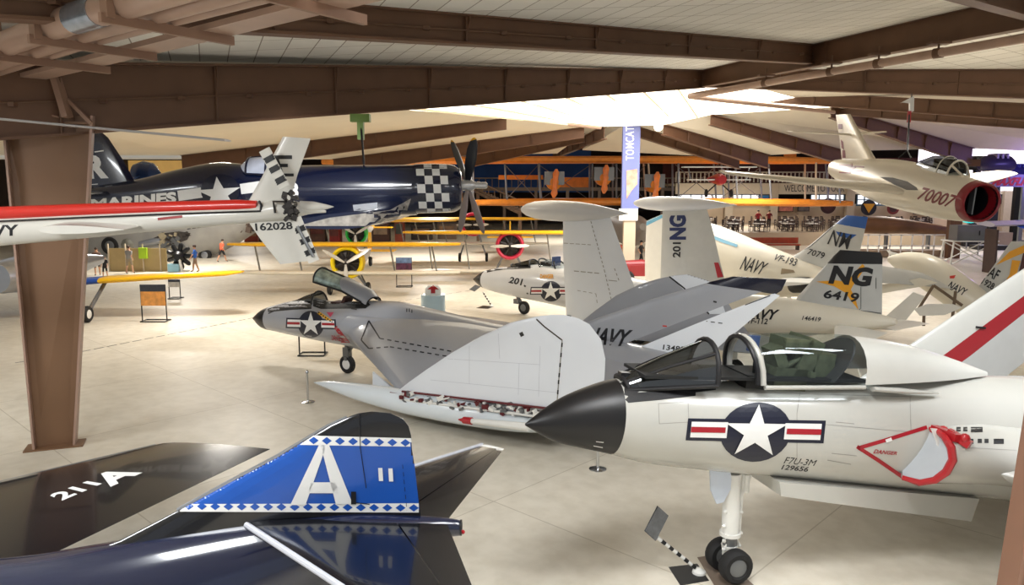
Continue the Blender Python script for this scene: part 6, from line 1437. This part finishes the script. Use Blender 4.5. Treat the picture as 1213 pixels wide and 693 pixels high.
# red tow tractor and orange crates between the wings
g = gp(762, 335); tt = thing('tow_tractor', 'small dark red tow tractor parked behind the upright folded wings', 'tractor', g)
mb = MB(); mb.box((-.5, 0, .75), (2.0, 1.2, .6)); mb.box((.6, 0, .55), (.9, 1.2, .35)); mb.lathe([(-.5, .28), (.4, .34), (1.0, .3)], (-.6, 0, 1.0), (1, 0, 0), 12); mb.build('body', mat('tractor_red', (130, 26, 30), .4), tt)
for x in (-1.0, .8):
    for y in (-.65, .65): mb = MB(); wheel(mb, (x, y, .38), (0, 1, 0), .38, .25); mb.build('wheel', [M_rubber, M_steel], tt)
g = gp(725, 312)
for k in range(3): tag(MB().box(g + V((0, 0, .22 + k * .44)), (1.7, 1.0, .44)).box(g + V((0, -.5, .22 + k * .45)), (1.74, .05, .08), None, 1).build('crate', [mat('crate_orange', (212, 96, 62), .5), mat('crate_dark', (150, 60, 40), .5)]), ('orange crate at the bottom of a small stack behind the wings', 'middle orange crate of the small stack behind the wings', 'orange crate on top of the small stack behind the wings')[k], 'crate', 'orange crates')
# ================================================================== raised cafe terrace with tables and chairs
x0, x1 = dp(806, 270, 80).x, dp(1130, 270, 80).x
struct('floor_terrace', MB().box(((x0 + x1) / 2, 80, .6), (x1 - x0, 19, 1.2)), mat('terrace_tan', (176, 158, 134), .6, var=.15, scale=.5))
M_tab = mat('table_white', (214, 210, 204), .35); M_chr = mat('chair_dark', (66, 48, 42), .5, var=.2)
def table(p):
    t = thing('cafe_table', 'white square cafe table on the terrace below the welcome lettering', 'table', p, 0, 'cafe tables on the terrace')
    MB().box((0, 0, .74), (1.0, 1.0, .06)).build('tabletop', M_tab, t); MB().tube([(0, 0, .04), (0, 0, .72)], .05, 8).box((0, 0, .02), (.6, .6, .04)).build('pedestal', M_black, t); return t
def chair(p, rz):
    t = thing('cafe_chair', 'dark wooden cafe chair on the terrace below the welcome lettering', 'chair', p, rz, 'cafe chairs on the terrace')
    MB().box((0, 0, .45), (.46, .46, .06)).build('seat', M_chr, t)
    mb = MB(); mb.box((0, .22, .92), (.46, .05, .14)); mb.box((0, .22, .7), (.46, .04, .06))
    for sx in (-.2, .2): mb.box((sx, .22, .72), (.05, .05, .54))
    mb.build('backrest', M_chr, t)
    for sx in (-.2, .2):
        for sy in (-.2, .2): MB().box((sx, sy, .21), (.05, .05, .42)).build('leg', M_chr, t)
    return t
t0 = c0_ = None; rnd = random.Random(11)
for row, Y in enumerate((72.5, 75.5, 79.5, 83.5)):
    n = 9; xa, xb = dp(836, 270, Y).x, dp(1090, 270, Y).x
    for i in range(n):
        p = V((xa + (xb - xa) * (i + rnd.uniform(-.06, .06)) / (n - 1), Y + rnd.uniform(-.2, .2), 1.2))
        if abs(Y - 75.5) < 1 and 895 < 606 + p.x / Y * 900 < 918: continue
        if t0 is None: t0 = table(p)
        else: tt_ = copy_tree(t0); tt_.location = p
        for a in (0, math.pi / 2, math.pi, -math.pi / 2):
            q_ = p + V((-math.sin(a) * .72, math.cos(a) * .72, 0)); 
            if c0_ is None: c0_ = chair(q_, a)
            else: k_ = copy_tree(c0_); k_.location = q_; k_.rotation_euler = (0, 0, a + rnd.uniform(-.2, .2))
# plaques and posters on the cafe wall
def plaque(px, py, rpx, m1, m2, label, tri=False):
    c = dp(px, py, WY - .8); r = rpx * WY / FPX; t = thing('wall_plaque', label, 'plaque', c)
    MB().lathe([(-.05, r), (.05, r)], V(), (0, 1, 0), 28).build('board', m1, t)
    mb = MB()
    if tri: mb.prism([(-r * .75, -.12, r * .5), (r * .75, -.12, r * .5), (0, -.12, -r * .7)], (0, .05, 0))
    else: mb.lathe([(-.1, r * .6), (-.05, r * .6)], V(), (0, 1, 0), 24)
    mb.build('emblem', m2, t)
m_pd, m_pr = mat('plaque_dark', (64, 30, 28), .5), mat('plaque_red', (120, 40, 36), .5)
plaque(981, 244, 9, m_pd, mat('plaque_brown', (82, 42, 36), .5), 'large dark round plaque on the cafe wall')
plaque(1029, 246, 9, mat('plaque_black', (30, 26, 34), .5), M_gold, 'black round plaque with a yellow triangle on the cafe wall', True)
plaque(1058, 247, 7, m_pr, m_pd, 'red round plaque on the cafe wall, right of the triangle one')
def poster(px, py, w, h, m_, label):
    c = dp(px, py, WY - .7); k = WY / FPX; t = thing('wall_poster', label, 'poster', c); MB().box(V(), (w * k, .08, h * k)).build('sheet', m_, t); MB().box((0, .03, 0), (w * k + .2, .06, h * k + .2)).build('frame', M_chr, t)
poster(931, 246, 16, 8, mat('poster_redwhite', (196, 120, 104), .5, var=.6, scale=2), 'red and white picture panel on the cafe wall')
poster(952, 245, 12, 9, mat('poster_grey', (110, 100, 98), .5, var=.6, scale=2), 'grey picture panel left of the large dark plaque')
poster(905, 235, 11, 7, mat('poster_blue', (50, 120, 180), .5), 'bright blue sign panel under the balcony')
poster(1090, 248, 14, 9, mat('poster_maroon', (110, 52, 48), .5, var=.4, scale=2), 'maroon picture panel right of the red plaque')
# benches in front of the terrace
def bench(px, py, w, m_, label):
    g = gp(px, py); t = thing('bench', label, 'bench', g, 0, None)
    MB().box((0, 0, .45), (w, .7, .1)).build('seat', m_, t); MB().box((0, .32, .8), (w, .08, .5)).build('backrest', m_, t)
    for sx in (-1, 1): MB().box((sx * (w / 2 - .15), 0, .2), (.12, .6, .4)).build('leg', M_chr, t)
bench(915, 296, 4.6, mat('bench_rust', (168, 66, 34), .5, var=.2), 'long rust-red bench on the floor before the cafe terrace')
bench(944, 290, 2.6, mat('bench_maroon', (96, 40, 30), .5), 'dark red bench behind the rust-red one before the terrace')
# camouflaged aircraft body with red tail, on the far floor
k = thing('aircraft_body', 'long brown camouflaged aircraft body with a red tail end', 'aeroplane', (dp(1075, 270, 62).x, 62, 0)); o = V((dp(1075, 270, 62).x, 62, 0))
R_ = []
for px, a, b in ((1012, 262, 272), (1022, 257, 276), (1045, 256, 277), (1075, 260, 277), (1105, 265, 279), (1125, 269, 281)): 
    p, q_ = dp(px, a, 62) - o, dp(px, b, 62) - o; R_.append((p.x, p.z, q_.z, (p.z - q_.z) * .45, 2.0))
MB().loft(fus_rings(R_, 20, 3)).build('fuselage', mat('camo_brown', (118, 82, 50), .6, var=.35, scale=.6), k)
p, q_ = dp(1125, 269, 62) - o, dp(1138, 280, 62) - o; MB().loft(fus_rings([(p.x, p.z, q_.z - .05, .38), (q_.x, p.z - .1, q_.z, .3)], 20, 3)).build('tail_end', M_red, k)
for x in (1050, 1100): p = dp(x, 276, 62) - o; MB().box((p.x, 0, p.z / 2), (.15, .4, abs(p.z))).build('cradle_post', M_steel, k)
# white railing platform
g0, g1 = gp(1014, 305), gp(1118, 305); t = thing('railing_platform', 'white tubular railing platform before the camouflaged aircraft body', 'railing', (g0 + g1) / 2); o = (g0 + g1) / 2; L = (g1 - g0).length
mb = MB(); 
for z in (.9, 1.75): mb.box((0, 0, z), (L, .08, .09))
for i in range(9): mb.box((-L / 2 + L * i / 8, 0, .9), (.08, .08, 1.8))
mb.build('rail', M_white, t); MB().box((0, .7, .3), (L, 1.4, .5)).build('deck', mat('deck_mixed', (150, 128, 104), .6, var=.6, scale=1.2), t)
# white work stand with a grey locker on top
g = gp(1146, 318); t = thing('work_stand', 'white cross-braced work stand carrying a grey locker, right of the railing', 'stand', g); w_ = 1.55; h_ = dp(1146, 285, g.y).z
mb = MB()
for sx in (-1, 1):
    for sy in (-.6, .6): mb.tube([(sx * w_, sy, 0), (sx * w_ * .9, sy, h_)], .06, 8)
for sy in (-.6, .6): mb.tube([(-w_, sy, .3), (w_ * .9, sy, h_ - .1)], .04, 6); mb.tube([(w_, sy, .3), (-w_ * .9, sy, h_ - .1)], .04, 6)
mb.box((0, 0, h_), (w_ * 2, 1.4, .08)); mb.build('frame', M_white, t)
lk = thing('locker', 'grey metal locker standing on the white work stand', 'locker', g + V((-.2, 0, h_ + .04))); mb = MB(); mb.box((0, 0, .5), (1.9, 1.0, 1.0)); mb.build('body', M_steel, lk); mb = MB(); mb.box((.5, -.52, .5), (.05, .04, .3)); mb.build('handle', M_black, lk)
# teal lamp glow below the red intake
t = thing('wall_lamp', 'teal glowing round lamp on the terrace below the red intake ring', 'lamp', dp(1149, 259, 66)); MB().lathe([(-.1, .85), (.1, .85), (.3, .3)], V(), (0, 1, 0), 20, sy=.45).build('lens', mat('teal_light', (40, 200, 190), .3, var=0, emit=1.2), t)
p = dp(1149, 259, 66); MB().tube([V((0, .2, -.3)), V((0, .2, -p.z))], .06, 6).build('post', M_steel, t)
# simulators and red sign at the far right
sY = 62.0
sg_ = thing('simulator_sign', 'red lettered sign board in front of the dark simulators, far right', 'sign', dp(1200, 214, sY)); o = dp(1200, 214, sY)
p0, p1 = dp(1170, 214, sY) - o, dp(1240, 214, sY) - o
bd = MB().box((p0 + p1) / 2, (p1.x - p0.x, .15, 1.0)).build('board', mat('sign_bluewhite', (150, 140, 190), .5), sg_)
mb = MB(); mb.box(V((1, .1, -.5 - o.z / 2 + .25)), (.3, .2, o.z - .5)); mb.build('post', M_steel, sg_)
paint('lettering', [(mapped(text_shape('MAXFLIGHT', .05, .25), ((1174, 220), (1236, 220), (1239, 210), (1177, 210))), mat('sign_red', (200, 36, 50), .5))], [bd], parent=sg_, step=6, off=.03)
def simulator(px, py, Y, sc, m_, stripe, label):
    c = dp(px, py, Y); t = thing('ride_simulator', label, 'simulator', (c.x, Y, 0)); z = c.z
    mb = MB(); mb.loft(fus_rings([(-1.8 * sc, z + .3 * sc, z - .5 * sc, .4 * sc), (-1.2 * sc, z + .8 * sc, z - .8 * sc, .9 * sc), (.8 * sc, z + .9 * sc, z - .8 * sc, 1.0 * sc), (1.6 * sc, z + .4 * sc, z - .6 * sc, .6 * sc)], 20, 3)); mb.build('pod', m_, t)
    for k_ in (-.5, 0, .5): MB().box((k_ * sc, -.1, z + .75 * sc), (.18 * sc, 1.6 * sc, .5 * sc)).build('stripe', stripe, t)
    mb = MB(); mb.box((0, 0, (z - .6 * sc) / 2), (.7 * sc, .7 * sc, z - .6 * sc)); mb.box((0, 0, .2), (3 * sc, 2 * sc, .4)); mb.build('base', M_black, t)
simulator(1181, 194, 66, .85, mat('sim_violet', (44, 34, 84), .35), mat('sim_stripe', (170, 160, 200), .4), 'striped violet ride simulator before the bright end window')
simulator(1158, 194, 70, .7, M_black, M_steel, 'black ride simulator left of the striped violet one')
simulator(1207, 203, 72, .7, mat('sim_blue', (36, 28, 150), .35), mat('sim_blue_light', (90, 90, 230), .4), 'deep blue ride simulator right of the striped violet one')
t = thing('round_sign', 'white round sign with a black cross before the simulators', 'sign', dp(1167, 209, 60)); p = dp(1167, 209, 60)
MB().lathe([(-.05, .42), (.05, .42)], V(), (0, 1, 0), 24).build('disc', M_white, t); mb = MB(); mb.box((0, -.07, 0), (.1, .03, .6)); mb.box((0, -.07, 0), (.6, .03, .1)); mb.build('cross', M_black, t); MB().tube([V((0, .1, -.3)), V((0, .1, -p.z))], .05, 6).build('post', M_steel, t)
# grey wing with a blue roundel on a trestle
wY = 48.0; o = dp(1200, 269, wY); t = thing('display_wing', 'grey aeroplane wing with a blue roundel on trestles, below the red intake', 'aeroplane', o)
L_ = [dp(1168, 266, wY) - o + V((0, -.9, 0)), dp(1280, 262, wY) - o + V((0, -.9, 0))]; T_ = [p + V((0, 2.4, .1)) for p in L_]
wg = MB().loft(foil_rings(L_, T_, .12, (0, 0, 1))).build('wing', mat('wing_lavender', (176, 174, 190), .4), t)
mb = MB(); mb.lathe([(0, .55), (.02, .55)], dp(1205, 268, wY) - o + V((0, -.6, .12)), (0, -.5, 1), 24); mb.build('roundel', mat('roundel_blue', (40, 80, 170), .4), t); mb = MB(); mb.prism([(x * .5 - .25, y * .5 - .25, 0) for x, y in star_pts()], (0, 0, .02)); cc = dp(1205, 268, wY) - o + V((0, -.65, .17)); mb.v = [Matrix.Rotation(.46, 3, 'X') @ v + cc for v in mb.v]; mb.build('star', M_mwhite, t)
for x in (1178, 1230): p = dp(x, 268, wY) - o; MB().box((p.x, .2, -o.z / 2 - .1), (.12, 1.2, o.z - .1)).build('trestle', M_chr, t)
# exhibits along the far left hall
for px, py, w_, h_, c, e, lab in (
    (186, 286, 26, 18, (112, 66, 44), 0, 'brown display cabinet at the left of the far hall'), (222, 285, 20, 22, (64, 50, 46), 0, 'dark display cabinet right of the brown one'),
    (300, 286, 16, 17, (150, 60, 44), 0, 'brick-red display cabinet behind the yellow wing'), (322, 287, 24, 20, (74, 60, 54), 0, 'dark brown display cabinet behind the tail rotor'),
    (378, 286, 18, 24, (96, 64, 52), 0, 'tall brown display cabinet left of the green cowling'), (398, 287, 12, 20, (140, 40, 36), 0, 'red display cabinet just left of the green cowling'),
    (452, 286, 20, 22, (84, 52, 40), 0, 'brown display cabinet right of the green cowling'), (474, 287, 10, 26, (146, 62, 36), 0, 'narrow rust display cabinet behind the biplane wings'),
    (500, 284, 24, 16, (58, 48, 46), 0, 'low dark display cabinet behind the biplane wings'), (530, 283, 22, 18, (120, 100, 84), 0, 'tan display cabinet behind the crimson-ringed biplane'),
    (250, 284, 20, 15, (92, 78, 66), 0, 'low tan-brown display cabinet beyond the seaplane hull'), (346, 288, 18, 13, (52, 44, 44), 0, 'low black-brown display cabinet beside the helicopter fin')):
    g = gp(px, py); kx = g.y / FPX; t = thing('display_cabinet', lab, 'cabinet', (g.x, g.y, 0))
    MB().box((0, 0, h_ * kx / 2), (w_ * kx, 1.2, h_ * kx)).build('body', mat('cab_%d_%d_%d' % c, c, .6, var=.4, scale=.7), t)
    mb = MB(); mb.box((0, -.62, h_ * kx * .62), (w_ * kx * .8, .04, h_ * kx * .45)); mb.build('picture', mat('pic_%d' % (px % 5), ((160, 120, 80), (90, 100, 120), (180, 150, 120), (120, 50, 40), (60, 70, 60))[px % 5], .4, var=.6, scale=1.2), t)
    mb = MB(); mb.box((0, 0, h_ * kx + .06), (w_ * kx + .2, 1.4, .12)); mb.build('top', M_chr, t)
